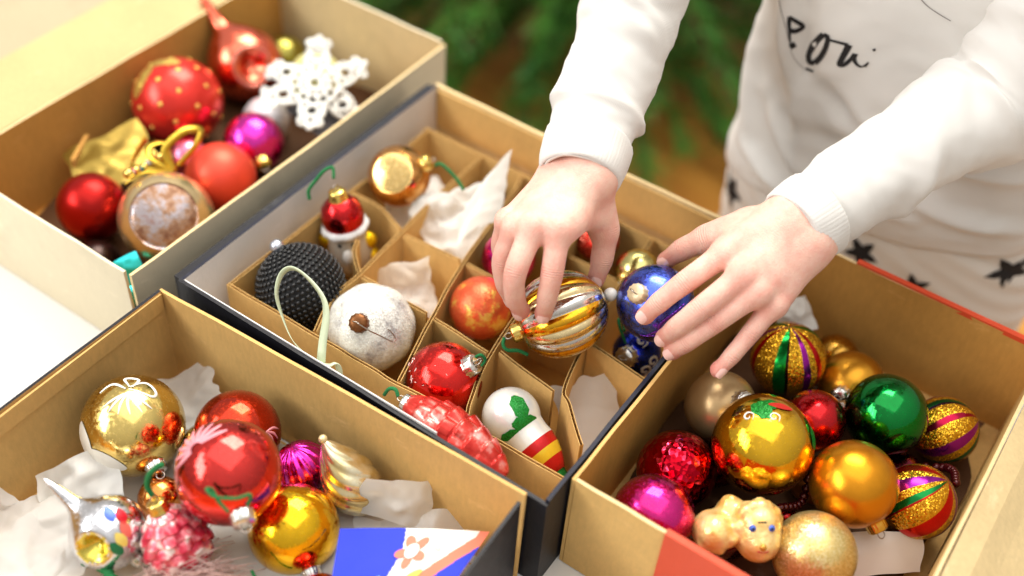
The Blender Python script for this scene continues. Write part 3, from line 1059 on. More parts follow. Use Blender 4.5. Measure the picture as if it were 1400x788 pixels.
# black beaded ball
rb = 0.0345
root = empty('beaded_ball', (0.055, 0.072, 0.069 - rb), 'black ball covered in rows of beads, in the corner of the divider grid', 'bauble')
vv, ff = sphere(rb - 0.0006, 20, 32)
obj('core', vv, ff, m_plain('black_core', srgb(14, 14, 16), 0.7), root, (0, 0, rb))
BEAD = m_plain('black_glass_bead', srgb(5, 5, 7), 0.05, Specular_IOR_Level=0.55)
parts = []
ico_v, ico_f = sphere(0.00185, 6, 8, 0.85)
axq = zrot(facing(-0.4, -0.7, 0.3))
nr = 24
for i in range(1, nr):
    ph = math.pi * i / nr
    m = max(1, int(round(2 * math.pi * rb * math.sin(ph) / 0.0045)))
    for j in range(m):
        th = 2 * math.pi * (j + 0.5 * (i % 2)) / m
        d = axq @ Vector((math.sin(ph) * math.cos(th), math.sin(ph) * math.sin(th), math.cos(ph)))
        parts.append((xf(ico_v, zrot(d), d * rb), ico_f))
vv, ff = join(*parts)
tag(obj('bead_cover', vv, ff, BEAD, root, (0, 0, rb)), kind='stuff')
d = facing(-0.40, -0.74, 0.2)
vv, ff = sphere(0.0058, 10, 14)
obj('cap', xf(vv, None, Vector((0, 0, rb)) + d * (rb + 0.003)), ff, m_plain('silver_bead', srgb(206, 210, 220), 0.2, 0.9, 200, 0.4), root)

# pale green ribbon loop
PALE_RIB = m_plain('pale_green_satin', srgb(218, 230, 196), 0.35, 0.0, 500, 0.15)
root = empty('ribbon_loop', (0, 0, 0), 'pale green satin ribbon loop standing over the beaded ball', 'ribbon')
ribbon('loop', root, [(0.1298, 0.0104, 0.083), (0.1265, 0.0178, 0.10), (0.1228, 0.0277, 0.12), (0.1153, 0.0326, 0.13), (0.0985, 0.0365, 0.135), (0.0839, 0.0373, 0.135), (0.078, 0.0316, 0.13), (0.0804, 0.0224, 0.12), (0.0875, 0.0182, 0.105), (0.1039, 0.0117, 0.091), (0.1280, 0.0095, 0.084)], 0.0066, PALE_RIB, 90, tw=2.6, th=0.0002)
ribbon('tail', root, [(0.128, 0.0095, 0.085), (0.137, 0.0110, 0.089), (0.1405, 0.0150, 0.091), (0.1420, 0.0165, 0.084), (0.142, 0.0160, 0.074)], 0.0052, PALE_RIB, 30, tw=0.5)
vv, ff = sphere(0.0036, 10, 12)
obj('knot', xf(vv, None, (0.1300, 0.0102, 0.0845)), ff, PALE_RIB, root)

# white frosted bauble with a wire hook
rw = 0.0338


def lump(ph, th):
    d = Vector((math.sin(ph) * math.cos(th), math.sin(ph) * math.sin(th), math.cos(ph)))
    return 1 + 0.018 * noise.noise(d * 3.0) + 0.010 * abs(noise.noise(d * 9.0)) - 0.02 * max(0, math.cos(8 * th)) * math.sin(ph) ** 2


t = NT('white_frost')
na = t.noise(70, 4); rp = t.ramp(na.outputs[0], [(0.36, srgb(164, 160, 158)), (0.46, srgb(208, 205, 198)), (0.58, srgb(228, 226, 216)), (0.75, srgb(238, 236, 226))])
t.l(rp.outputs[0], t.b.inputs['Base Color'])
glitter_normal(t, 1400, 0.55); t.set(Roughness=0.45, Metallic=0.15)
dcap = facing(-0.14, -0.12)
bauble('white frosted bauble with brown cap and wire hook, in the divided box', 0.126, 0.072, 0.070, rw, t.m, dcap, BROWN_CAP, axis=dcap, size=1.0, fn=lump, ns=48, nt=80)
root = bpy.data.objects[[o.name for o in col.objects if o.get('label', '').startswith('white frosted')][0]]
cc = Vector((0, 0, rw))
hk = [cc + facing(a, b) * (rw + l) for a, b, l in ((-0.10, -0.10, 0.013), (0.08, 0.02, 0.009), (0.30, 0.14, 0.003), (0.52, 0.26, 0.003), (0.58, 0.20, 0.003), (0.50, 0.06, 0.003), (0.42, 0.00, 0.003))]
hv, hf = tube(hk, 0.0005, 40, 6)
obj('wire_hook', hv, hf, WIRE, root)

# orange bauble with gold mottling
t = NT('orange_gold_mottle')
na = t.noise(55, 5, 0.7); rp = t.ramp(na.outputs[0], [(0.42, srgb(224, 92, 56)), (0.54, srgb(230, 112, 64)), (0.60, srgb(236, 180, 80)), (0.75, srgb(244, 208, 120))])
t.l(rp.outputs[0], t.b.inputs['Base Color']); t.set(Metallic=0.6, Roughness=0.3)
glitter_normal(t, 1800, 0.3)
bauble('orange bauble mottled with gold, next to the hand on the striped ornament', 0.178, 0.144, 0.065, 0.0252, t.m)
bauble('red crinkled bauble with silver cap in the divided box', 0.199, 0.067, 0.065, 0.0290, m_mirror('red_capped_glass', srgb(226, 40, 34), 0.1, 0.5), facing(0.70, -0.40, 0.6), SILVER_CAP, size=1.08,
       hang=([(0.2195, 0.0765, 0.0965), (0.2225, 0.0795, 0.0985), (0.2260, 0.0800, 0.0950), (0.2255, 0.0760, 0.0915)], GREEN_STR))

root = [o for o in col.objects if o.get('label', '').startswith('red crinkled')][0]
root['label'] = 'red glass bauble with white frost flecks and silver cap in the divided box'
FROST = m_glitter('white_frost_flecks', srgb(250, 196, 188), scale=2600, k=0.5, metallic=0.1)
rq = random.Random(3)
fk = []
for k in range(150):
    dx, dy = rq.uniform(-0.98, 0.25), rq.uniform(-0.6, 0.95)
    if dx * dx + dy * dy > 0.95 or (dx * dx + dy * dy < 0.5 and rq.random() < 0.85): continue
    an = rq.uniform(0, 3.14); ln = rq.uniform(0.0004, 0.0016)
    fk.append(sphere_ribbon((0, 0, 0.029), 0.029, facing(dx, dy), [(-ln * math.cos(an), -ln * math.sin(an)), (0.0002, 0.0001), (ln * math.cos(an), ln * math.sin(an))], 0.0003, 5))
vv, ff = join(*fk)
tag(obj('frost_flecks', vv, ff, FROST, root), kind='stuff')

# ribbed gold and silver ornament under the left-hand fingers
root = empty('ribbed_ornament', (0.2504, 0.1428, 0.075), 'oval gold and silver ribbed ornament gripped by the hand on the left', 'ornament')
axis = facing(0.89, -0.36, -0.05)
vs = []
NS, NTH = 36, 216
for i in range(NS + 1):
    ph = math.pi * i / NS
    for j in range(NTH):
        th = 2 * math.pi * j / NTH
        k = 1 + 0.060 * (abs(math.cos(9 * th)) - 0.5) * math.sin(ph) ** 0.7
        r_ = 0.0312 * math.sin(ph) ** 0.88 * k if 0 < i < NS else 0.0001
        vs.append((r_ * math.cos(th), r_ * math.sin(th), -0.0345 * math.cos(ph)))
fs = grid_faces(NS + 1, NTH)
mi = [(0, 1, 2)[int(((f_[0] % NTH) / NTH * 18 + 0.5)) % 3] for f_ in fs]
SIL = m_mirror('silver_rib', srgb(226, 222, 216), 0.1, 0.3)
GLD = m_mirror('gold_rib', srgb(232, 172, 30), 0.1, 0.3)
obj('bulb', xf(vs, zrot(axis), (0, 0, 0.031)), fs, [SIL, GLD, m_mirror('cream_rib', srgb(238, 214, 160), 0.14, 0.3)], root, mi=mi)
add_cap(root, (0, 0, 0.031), 0.0345, -axis, GOLD_CAP, 0.95)
vv, ff = sphere(0.0052, 12, 16)
obj('pearl', xf(vv, None, Vector((0, 0, 0.031)) + axis * 0.0392), ff, m_plain('pearl', srgb(238, 236, 232), 0.18), root)
hv, hf = tube([Vector((0, 0, 0.031)) - axis * 0.046 + Vector(p) for p in ((0, 0, 0), (0.002, -0.004, -0.003), (0.006, -0.004, -0.006), (0.012, 0.002, -0.008), (0.018, 0.006, -0.012))], 0.0015, 30, 6)
obj('hanger', hv, hf, GREEN_STR, root)

# blue bauble in the right hand
rr = 0.0290
root, b = bauble('shiny blue bauble with cream cap held in the hand on the right', 0.3036, 0.1873, 0.115, rr, m_mirror('blue_glass', srgb(84, 108, 232), 0.2, 0.4, 0.35, 60), facing(-0.52, -0.24, 0.82), m_plain('cream_cap', srgb(232, 214, 176), 0.35, 0.3), size=1.0)
for k in range(3):
    vv, ff = sphere_ribbon((0, 0, rr), rr, facing(0.1, 0.5), [(-0.02 + 0.008 * k, 0.018 - 0.005 * k), (0.0, 0.01 - 0.006 * k), (0.022, -0.004 - 0.006 * k)], 0.0014)
    obj('violet_band', vv, ff, m_glitter('violet_glitter', srgb(120, 60, 190), scale=2200), root)
rs_ = 0.0195
root, b = bauble('dark blue bauble with white swirls and silver cap, under the held blue one', 0.2955, 0.1915, 0.050, rs_, m_mirror('deep_blue_glass', srgb(24, 50, 190), 0.15), facing(-0.50, 0.10, 0.86), SILVER_CAP, size=1.15,
                 hang=([(0.2905, 0.1775, 0.070), (0.2850, 0.1790, 0.077), (0.2780, 0.1850, 0.080), (0.2760, 0.1920, 0.076), (0.2810, 0.1900, 0.071), (0.2840, 0.1850, 0.074)], GREEN_STR))
SW = m_glitter('white_swirl', srgb(236, 236, 240), scale=2600, k=0.5, metallic=0.2)
for (dx, dy) in ((0.55, 0.30), (0.25, 0.65), (0.1, -0.5)):
    pts = [((0.0012 + 0.0007 * s) * math.cos(1.3 * s), (0.0012 + 0.0007 * s) * math.sin(1.3 * s)) for s in range(7)]
    vv, ff = sphere_ribbon((0, 0, rs_), rs_, facing(dx, dy), pts, 0.0012, 30)
    obj('swirl', vv, ff, SW, root)

# small ones in the back cells
bauble('red glitter bauble at the far wall of the divided box', 0.2115, 0.2640, 0.0700, 0.0185, m_glitter('red_glitter', srgb(206, 40, 28), srgb(255, 150, 120), 900, 0.8))
bauble('small pale gold mirror bauble beside the red glitter one', 0.2560, 0.2555, 0.0650, 0.0195, m_mirror('olive_gold_glass', srgb(206, 192, 120), 0.08), facing(-0.5, 0.3, 0.7), GOLD_CAP)
bauble('bright magenta bauble half hidden behind the fingers', 0.166, 0.199, 0.070, 0.0225, m_mirror('hot_pink_glass', srgb(232, 30, 140), 0.1))
bauble('deep red bauble beside the tall white tissue', 0.104, 0.2620, 0.0450, 0.0170, m_crackle('deep_red_crinkle', srgb(186, 24, 30), 160, 0.5))
bauble('red bauble between tissue and sleeve cuff', 0.158, 0.2560, 0.0560, 0.0200, m_crackle('rose_red_crinkle', srgb(206, 40, 56), 150, 0.5))
bauble('dark green bauble with a silver cap under the thumb', 0.2290, 0.2120, 0.0520, 0.0170, m_mirror('black_green_glass', srgb(24, 44, 26), 0.12), facing(0.4, -0.1, 0.8), SILVER_CAP)
bauble('antique gold bauble in the cell behind the striped ornament', 0.1800, 0.2480, 0.0400, 0.0200, m_mirror('antique_gold', srgb(180, 140, 70), 0.15), facing(0.5, 0.1, 0.6), GOLD_CAP)

# figurine with a red hat
root = empty('figurine', (0.0455, 0.1465, 0.020), 'little glass figure with red hat, white brim and gold sides', 'figurine')
tl = zrot(facing(-0.1, -0.75, 0.62))
prof = [(0.0001, -0.004), (0.009, -0.002), (0.0135, 0.006), (0.0145, 0.016), (0.0125, 0.026), (0.0115, 0.031)]
vv, ff = lathe(prof, 32); obj('body', xf(vv, tl, (0, 0, 0.006)), ff, m_satin('pewter_glass', srgb(206, 194, 176), 0.3, 0.35), root)
prof = [(0.0115, 0.030), (0.0148, 0.0315), (0.0152, 0.0345), (0.0125, 0.0365)]
vv, ff = lathe(prof, 32, lambda th, i: 1 + 0.03 * math.sin(9 * th)); obj('hat_brim', xf(vv, tl, (0, 0, 0.006)), ff, m_plain('white_enamel', srgb(232, 230, 228), 0.4, 0, 600, 0.5), root)
prof = [(0.0130, 0.0362), (0.0138, 0.042), (0.0120, 0.049), (0.007, 0.054), (0.0001, 0.056)]
vv, ff = lathe(prof, 32); hat = obj('hat', xf(vv, tl, (0, 0, 0.006)), ff, m_mirror('hat_red', srgb(206, 30, 34), 0.12), root)
add_cap(root, Vector((0, 0, 0.006)) + tl @ Vector((0, 0, 0.030)), 0.0262, tl @ Vector((0, 0, 1)), GOLD_CAP, 0.75)
YG = m_glitter('yellow_gold_glitter', srgb(240, 190, 20), scale=1600, k=0.7)
for sx, sz_, rr_ in ((-0.013, 0.025, 0.0056), (-0.0135, 0.012, 0.0062), (0.0128, 0.021, 0.0056), (0.0128, 0.009, 0.0052)):
    vv, ff = sphere(rr_, 12, 16)
    d_ = tl.inverted() @ RIGHT
    d_ = Vector((d_.x, d_.y, 0)).normalized()
    obj('gold_curl', xf(vv, tl, Vector((0, 0, 0.006)) + tl @ (d_ * sx + Vector((0, 0, sz_)))), ff, YG, root)
fd = tl.inverted() @ (-FWD); fd = Vector((fd.x, fd.y, 0)).normalized()
for sx in (-0.0042, 0.0042):
    vv, ff = sphere(0.0014, 8, 10)
    obj('eye', xf(vv, tl, Vector((0, 0, 0.006)) + tl @ (fd * 0.0117 + d_ * sx + Vector((0, 0, 0.0265)))), ff, INK, root)
vv, ff = sphere(0.0042, 10, 12, 1.5)
obj('beard', xf(vv, tl, Vector((0, 0, 0.006)) + tl @ (fd * 0.0120 + Vector((0, 0, 0.0175)))), ff, m_plain('beard_white', srgb(228, 222, 214), 0.6, 0, 700, 0.6), root)
top = Vector((0, 0, 0.006)) + tl @ Vector((0, 0, 0.069))
hv, hf = tube([top, top + Vector((-0.004, 0.004, 0.004)), top + Vector((-0.007, 0.000, 0.003)), top + Vector((-0.010, -0.005, -0.003)), top + Vector((-0.012, -0.010, -0.009)), top + Vector((-0.010, -0.012, -0.014))], 0.0014, 40, 6, rfn=lambda s: 0.0010 * (0.7 + 0.6 * abs(math.sin(60 * s))))
obj('hanger', hv, hf, GREEN_STR, root)

root.scale = (1.32, 1.32, 1.32)

# skittle-shaped snowman ornament
root = empty('skittle_ornament', (0.270, 0.068, 0.012), 'white skittle-shaped ornament with green holly and red stripes, lying in its cell', 'ornament')
ax = (Vector((0.3095, 0.0590, 0.044)) - Vector((0.2580, 0.0700, 0.064))).normalized()
q = zrot(ax)
o0 = Vector((0.2580, 0.0700, 0.064)) - Vector((0.270, 0.068, 0.012))
prof = [(0.0001, -0.0215)] + [(0.0215 * math.sin(a), -0.0215 * math.cos(a)) for a in np.linspace(0.12, 2.2, 18)]
prof += [(0.0168, 0.0165), (0.0165, 0.020), (0.0170, 0.026), (0.0160, 0.034), (0.0135, 0.042), (0.0105, 0.048), (0.0080, 0.052), (0.0001, 0.053)]
vv, ff = lathe(prof, 44)
MW = m_satin('white_lacquer', srgb(232, 232, 226), 0.22, 0.25); MR = m_satin('stripe_red', srgb(196, 26, 26), 0.25, 0.4); MY = m_satin('stripe_yellow', srgb(236, 200, 50), 0.25, 0.4)
NP = len(prof)
mi = []
for f_ in ff:
    z = prof[f_[0] // 44][1]
    mi.append(1 if 0.026 <= z < 0.034 else 2 if 0.034 <= z < 0.042 else 1 if z >= 0.042 else 0)
obj('bulb', xf(vv, q, o0), ff, [MW, MR, MY], root, mi=mi)
add_cap(root, o0 + ax * 0.030, 0.0235, ax, m_plain('green_foil_cap', srgb(30, 130, 60), 0.3, 0.7), 0.9)
HG = m_glitter('green_glitter', srgb(14, 128, 40), scale=1900, k=0.6, metallic=0.4)
for (dx, dy, an, ln, w) in ((0.28, -0.42, 1.05, 0.022, 0.012), (0.38, 0.12, -0.15, 0.018, 0.010), (-0.05, 0.55, -0.7, 0.017, 0.008), (0.68, 0.05, 0.4, 0.014, 0.007)):
    vv, ff = sphere_blob(o0, 0.0215, facing(dx, dy), leafshape(0, 0, an, ln, w, spiky=0.3), 0.0006)
    obj('holly_leaf', vv, ff, HG, root)

# pine cone ornaments


def cone_ornament(root, c, axis, length, rad, mat, rows=11, per=8, cap=None, tip=None):
    n_s, n_t = 90, 96
    V = []
    for i in range(n_s + 1):
        s = i / n_s
        base = rad * (math.sin(math.pi * min(1, s * 0.94 + 0.05)) ** 0.62)
        for j in range(n_t):
            th = j / n_t
            row = s * rows
            k = int(row); fr = row - k
            ph = (th * per + 0.5 * (k % 2)) % 1
            sc = max(0, 1 - (abs(ph - 0.5) * 2) ** 2.2) * (0.35 + 0.65 * (1 - fr) if fr > 0.12 else fr / 0.12)
            r_ = base * (0.86 + 0.20 * sc)
            V.append((r_ * math.cos(th * 2 * math.pi), r_ * math.sin(th * 2 * math.pi), (s - 0.5) * length))
    F = grid_faces(n_s + 1, n_t)
    F.append(tuple(range(n_t))[::-1]); F.append(tuple(n_s * n_t + j for j in range(n_t)))
    return obj('cone', xf(V, zrot(axis), c), F, mat, root)


t = NT('red_frosted_cone')
na = t.noise(75, 4); rp = t.ramp(na.outputs[0], [(0.36, srgb(190, 34, 28)), (0.54, srgb(216, 66, 56)), (0.68, srgb(242, 170, 160))])
t.l(rp.outputs[0], t.b.inputs['Base Color']); t.set(Metallic=0.55, Roughness=0.25)
root = empty('pinecone_ornament', (0.246, 0.0185, 0.062), 'red frosted pinecone ornament lying between divider and box wall', 'ornament')
ax = (Vector((0.2877, 0.0188, 0.068)) - Vector((0.2025, 0.0198, 0.078))).normalized()
cone_ornament(root, (0, 0, 0.021), ax, 0.088, 0.0200, t.m, rows=8, per=6)
add_cap(root, Vector((0, 0, 0.021)) - ax * 0.0200, 0.0228, -ax, SILVER_CAP, 0.85)
hv, hf = tube([Vector((0, 0, 0.021)) - ax * 0.052 + Vector(p) for p in ((0, 0, 0), (-0.004, 0.002, 0.003), (-0.009, 0.001, 0.001), (-0.012, -0.001, -0.006))], 0.0014, 24, 6)
obj('hanger', hv, hf, GREEN_STR, root)

paper('crumpled white tissue with a tall torn tip in the divided box', (0.106, 0.210, 0.064), 0.066, 0.066, 0.011, 21, facing(0.0, -0.25), 0.4, 0.006)
A0, B0, T0 = Vector((0.1257, 0.1798, 0.072)), Vector((0.1381, 0.2264, 0.078)), Vector((0.1156, 0.2718, 0.112))
n = 36
V = []
for i in range(n + 1):
    s_ = i / n
    for j_ in range(n + 1):
        q_ = j_ / n
        p = A0.lerp(B0, q_).lerp(T0, s_)
        p = p + Vector((-0.5, 0.3, 0.8)).normalized() * (0.006 * math.sin(math.pi * q_) * (1 - s_) + 0.0045 * noise.noise((q_ * 3.1, s_ * 4.0, 2)) * (1 - 0.6 * s_)) - RIGHT * (0.010 * math.sin(math.pi * s_) * (1 - q_))
        p = p + RIGHT * (0.0015 * noise.noise((s_ * 9, q_ * 2, 8)))
        V.append(p)
tag(obj('tissue_paper', V, grid_faces(n + 1, n + 1, False), TISSUE, None), 'tall torn tip of white tissue rising behind the fingers', 'paper')
paper('small wad of white tissue behind the frosted bauble', (0.112, 0.134, 0.048), 0.046, 0.048, 0.007, 31, facing(0.1, -0.1), 0.2, 0.004)
paper('folded white paper lining the cell by the navy rim', (0.298, 0.120, 0.042), 0.048, 0.060, 0.0022, 44, facing(0.15, -0.25), 0.1, 0.0, folds=3)
paper('scrap of white tissue under the copper bauble', (0.048, 0.232, 0.045), 0.052, 0.07, 0.006, 33, (0, 0, 1), 0.3)
paper('scrap of white tissue under the red capped bauble', (0.158, 0.128, 0.022), 0.040, 0.030, 0.004, 35, (0, 0, 1), 0.3)

# ---- lower left box
paper('grey white tissue sheet padding the lower left box', (0.157, -0.158, 0.016), 0.31, 0.27, 0.012, 51, (0, 0, 1), 0.0, mat=TISSUE_G, n=90, folds=70)
paper('crumpled grey white tissue in the near left corner', (0.046, -0.222, 0.042), 0.115, 0.125, 0.012, 52, (0, 0.1, 1), 0.5, mat=TISSUE_G, n=80, folds=60)
paper('white tissue flap behind the silver ornament', (0.046, -0.148, 0.040), 0.055, 0.045, 0.006, 53, facing(0, 0), 0.5, n=20)
paper('ragged white tissue tuft beside the twisted drop', (0.2320, -0.0300, 0.050), 0.050, 0.032, 0.005, 54, facing(0.1, 0.35), -0.2, n=20)
root = empty('feather_tuft', (0.170, -0.155, 0.030), 'pale pink and white feathery tuft below the pink striped bauble', 'feather')
ft = []
rfe = random.Random(17)
for k in range(420):
    a = rfe.gauss(0.35, 0.55); l_ = rfe.uniform(0.025, 0.055)
    d0 = Vector((math.cos(a), math.sin(a) * 0.9, rfe.uniform(0.05, 0.45)))
    p0 = Vector((rfe.gauss(-0.020, 0.012), rfe.gauss(-0.012, 0.009), rfe.uniform(0, 0.014)))
    ft.append(tube([p0, p0 + d0 * l_ * 0.5 + Vector((0, 0, 0.005)), p0 + d0 * l_ + Vector((rfe.gauss(0, 0.004), rfe.gauss(0, 0.004), -0.004))], 0.00035, 6, 3))
vv, ff = join(*ft)
tag(obj('barbs', vv, ff, m_tissue('pale_pink_down', srgb(246, 220, 212)), root), kind='stuff')

paper('crumpled white tissue filling the back corner of the lower left box', (0.034, -0.046, 0.030), 0.060, 0.050, 0.008, 57, (0.1, -0.1, 1), 0.3, n=40)
paper('crumpled white tissue between wall and twisted drop in the lower left box', (0.255, -0.048, 0.026), 0.075, 0.060, 0.008, 58, (0, -0.1, 1), 0.6, n=40)
bauble('small clear silvery bauble tucked between the gold and orange red ones', 0.0780, -0.0640, 0.0300, 0.0150, m_mirror('clear_silver', srgb(214, 206, 190), 0.08))
bauble('small amber bauble on the floor behind the pink striped one', 0.0860, -0.1150, 0.0260, 0.0160, m_mirror('amber_glass', srgb(206, 130, 60), 0.1))

rg = 0.0368
root, b = bauble('shiny pale gold bauble painted with white petals and bow, lower left box', 0.0397, -0.0922, 0.050, rg, m_mirror('pale_gold_glass', srgb(236, 206, 120), 0.08, 0.3), facing(0.55, 0.72, 0.4), SILVER_CAP, size=1.0)
WP = m_satin('white_frost_paint', srgb(238, 234, 222), 0.5, 0.1)
for (dx, dy, an, ln, w) in ((-0.72, 0.22, 1.1, 0.030, 0.016), (-0.30, 0.60, 0.35, 0.034, 0.017), (-0.68, 0.48, 0.8, 0.022, 0.010)):
    vv, ff = sphere_blob((0, 0, rg), rg, facing(dx, dy), leafshape(0, 0, an, ln, w), 0.0004)
    obj('white_petal', vv, ff, WP, root)
for k in range(6):
    a = 0.55 + 0.35 * k
    vv, ff = sphere_ribbon((0, 0, rg), rg, facing(0.15, -0.72), [(0.0, 0.0), (0.011 * math.cos(a * 1.2), 0.010 * math.sin(a)), (0.024 * math.cos(a * 1.1), 0.020 * math.sin(a))], 0.0010)
    obj('white_stroke', vv, ff, WP, root)
for pts in ([(-0.002, 0.002), (-0.014, -0.004), (-0.024, 0.003)], [(0, 0), (0.010, -0.008), (0.020, -0.002), (0.018, 0.004), (0.0, 0.002)], [(0, 0), (-0.006, -0.010), (0.004, -0.010), (0.002, 0.0)]):
    vv, ff = sphere_ribbon((0, 0, rg), rg, facing(0.12, -0.80), pts, 0.0013)
    obj('white_stroke', vv, ff, WP, root)

PK = m_satin('pink_frost', srgb(240, 150, 160), 0.45, 0.2)
rp_ = 0.0311
root, b = bauble('orange red bauble with pink frost strokes behind the pink striped one', 0.1035, -0.0522, 0.050, rp_, m_mirror('orange_red_glass', srgb(206, 54, 24), 0.12))
for k in range(5):
    a = -0.4 + 0.5 * k
    vv, ff = sphere_ribbon((0, 0, rp_), rp_, facing(0.78, -0.1), [(0, 0), (0.008 * math.cos(a), 0.008 * math.sin(a)), (0.015 * math.cos(a + 0.2), 0.015 * math.sin(a + 0.2))], 0.0010)
    obj('pink_stroke', vv, ff, PK, root)
rp_ = 0.0351
root, b = bauble('large pinkish red mirror bauble with frosted pink fan and silver cap', 0.1472, -0.0996, 0.0916, rp_, m_mirror('pink_red_glass', srgb(232, 62, 56), 0.05), facing(0.36, 0.66, 0.55), SILVER_CAP, size=1.1,
                 hang=([(0.1780, -0.1290, 0.1080), (0.1700, -0.1290, 0.1130), (0.1630, -0.1270, 0.1170), (0.1620, -0.1300, 0.1200), (0.1690, -0.1300, 0.1180), (0.1800, -0.1230, 0.1180), (0.1850, -0.1160, 0.1180), (0.1860, -0.1200, 0.1120)], GREEN_STR))
for k in range(9):
    a = 2.6 + 0.36 * k
    vv, ff = sphere_ribbon((0, 0, rp_), rp_, facing(-0.42, -0.55), [(0.004 * math.cos(a), 0.004 * math.sin(a)), (0.014 * math.cos(a + 0.1), 0.014 * math.sin(a + 0.1)), (0.026 * math.cos(a + 0.15), 0.026 * math.sin(a + 0.15))], 0.0019)
    obj('pink_stroke', vv, ff, PK, root)
bauble('magenta ribbed bauble tucked behind the yellow one', 0.1547, -0.0421, 0.0388, 0.0200, m_mirror('magenta_ribbed', srgb(206, 40, 160), 0.14), axis=facing(-0.3, -0.8, 0.5), fn=lambda ph, th: 1 + 0.03 * math.cos(16 * th) * math.sin(ph), nt=96)
bauble('shiny yellow gold bauble at the front of the lower left box', 0.1845, -0.0838, 0.0387, 0.0316, m_mirror('yellow_gold_glass', srgb(246, 190, 20), 0.06), facing(0.42, 0.82, 0.35), SILVER_CAP,
       hang=([(0.2080, -0.1130, 0.0330), (0.2010, -0.1230, 0.0360), (0.1940, -0.1290, 0.0430), (0.1880, -0.1280, 0.0480)], GREEN_STR))
bauble('magenta bauble partly below the picture edge by the napkin', 0.2328, -0.1125, 0.0300, 0.0200, m_mirror('deep_magenta', srgb(200, 30, 110), 0.1))

# twisted cream drop
root = empty('twisted_drop', (0.193, -0.0345, 0.022), 'cream and gold twisted drop ornament leaning on the box wall', 'ornament')
ax = facing(-0.42, -0.80, 0.42)
NS, NTH = 60, 96
V = []
for i in range(NS + 1):
    s = i / NS
    base = 0.0225 * (math.sin(math.pi * min(1, 0.02 + s * 0.97)) ** 0.75) * (1.12 - 0.55 * s)
    for j in range(NTH):
        th = 2 * math.pi * j / NTH
        k = 1 + 0.085 * (abs(math.sin(4 * (th + 3.2 * s))) - 0.5)
        V.append((base * k * math.cos(th), base * k * math.sin(th), (s - 0.45) * 0.068))
F = grid_faces(NS + 1, NTH)
t = NT('cream_gold_twist')
na = t.noise(60, 3); rp = t.ramp(na.outputs[0], [(0.4, srgb(214, 190, 130)), (0.6, srgb(238, 228, 196))])
t.l(rp.outputs[0], t.b.inputs['Base Color']); t.set(Metallic=0.85, Roughness=0.2)
obj('bulb', xf(V, zrot(ax), (0, 0, 0.026)), F, t.m, root)
vv, ff = sphere(0.0032, 10, 12)
obj('bead', xf(vv, None, Vector((0, 0, 0.026)) + ax * 0.0385), ff, MY if False else m_satin('pale_gold_bead', srgb(240, 222, 170), 0.3, 0.5), root)

# silver ornament with spike and gold dimple
root = empty('spiked_ornament', (0.0933, -0.1638, 0.025), 'silver ornament with long spike and gold dimple in the lower left box', 'ornament')
ax = facing(-0.70, -0.66, 0.15); q = zrot(ax)
refl = facing(-0.12, 0.28); rl = q.inverted() @ refl
RS = 0.0255
prof = [(0.0001, -RS)] + [(RS * math.sin(a), -RS * math.cos(a)) for a in np.linspace(0.12, 2.45, 24)]
prof += [(0.0115, 0.0235), (0.0075, 0.027), (0.0055, 0.031), (0.0045, 0.038), (0.0030, 0.046), (0.0014, 0.053), (0.0001, 0.055)]
vv, ff = lathe(prof, 64)
V2, inside = [], []
for p in vv:
    p = Vector(p); d = p.normalized()
    a = math.acos(max(-1, min(1, d.dot(rl))))
    ins_ = a < 0.52 and p.length < RS * 1.02
    if ins_: p = p - rl * 0.013 * (0.5 + 0.5 * math.cos(math.pi * a / 0.52))
    inside.append(ins_); V2.append(p)
mi = [1 if all(inside[i] for i in f_) else 0 for f_ in ff]
obj('bulb', xf(V2, q, (0, 0, 0.025)), ff, [m_mirror('silver_glass', srgb(226, 226, 230), 0.09, 0.3), m_mirror('dimple_gold', srgb(226, 206, 90), 0.15)], root, mi=mi)
add_cap(root, (0, 0, 0.025), RS, -ax, SILVER_CAP, 0.9)
for (dx, dy, cc_) in ((0.55, -0.55, srgb(196, 20, 40)), (0.68, -0.22, srgb(230, 110, 96)), (0.50, 0.25, srgb(30, 120, 80)), (0.6, 0.02, srgb(238, 214, 110)), (0.28, -0.62, srgb(60, 90, 210))):
    nm = 'enamel_%d_%d' % (int(dx * 100), int((dy + 1) * 100))
    vv, ff = sphere_blob((0, 0, 0.025), RS, facing(dx, dy), leafshape(0, 0, 0.9, 0.012, 0.007), 0.0006)
    obj('enamel_patch', vv, ff, m_satin(nm, cc_, 0.3, 0.3), root)

# pink frosted berry cone
t = NT('pink_white_cone')
na = t.noise(95, 3); rp = t.ramp(na.outputs[0], [(0.40, srgb(206, 48, 74)), (0.52, srgb(236, 130, 140)), (0.58, srgb(248, 226, 220))])
t.l(rp.outputs[0], t.b.inputs['Base Color']); t.set(Metallic=0.35, Roughness=0.35)
root = empty('pinecone_ornament', (0.1343, -0.1420, 0.028), 'pink and white frosted pinecone ornament beside the silver spiked one', 'ornament')
ax = facing(-0.25, -0.80, 0.45)
cone_ornament(root, (0, 0, 0.022), ax, 0.058, 0.0235, t.m, rows=9, per=9)
add_cap(root, Vector((0, 0, 0.022)) + ax * 0.006, 0.0240, ax, GOLD_CAP, 0.9)
hv, hf = tube([Vector((0, 0, 0.022)) + ax * 0.040 + Vector(p) for p in ((0, 0, 0), (-0.004, 0.001, 0.006), (-0.004, 0.004, 0.014), (0.0, 0.008, 0.022), (0.004, 0.011, 0.026))], 0.0018, 40, 6, rfn=lambda s: 0.0018 * (0.8 + 0.5 * abs(math.sin(60 * s))))
obj('hanger', hv, hf, GREEN_STR, root)
GSTR = [(0.090, -0.185, 0.040), (0.108, -0.182, 0.043), (0.128, -0.186, 0.042), (0.150, -0.180, 0.044), (0.170, -0.172, 0.043)]
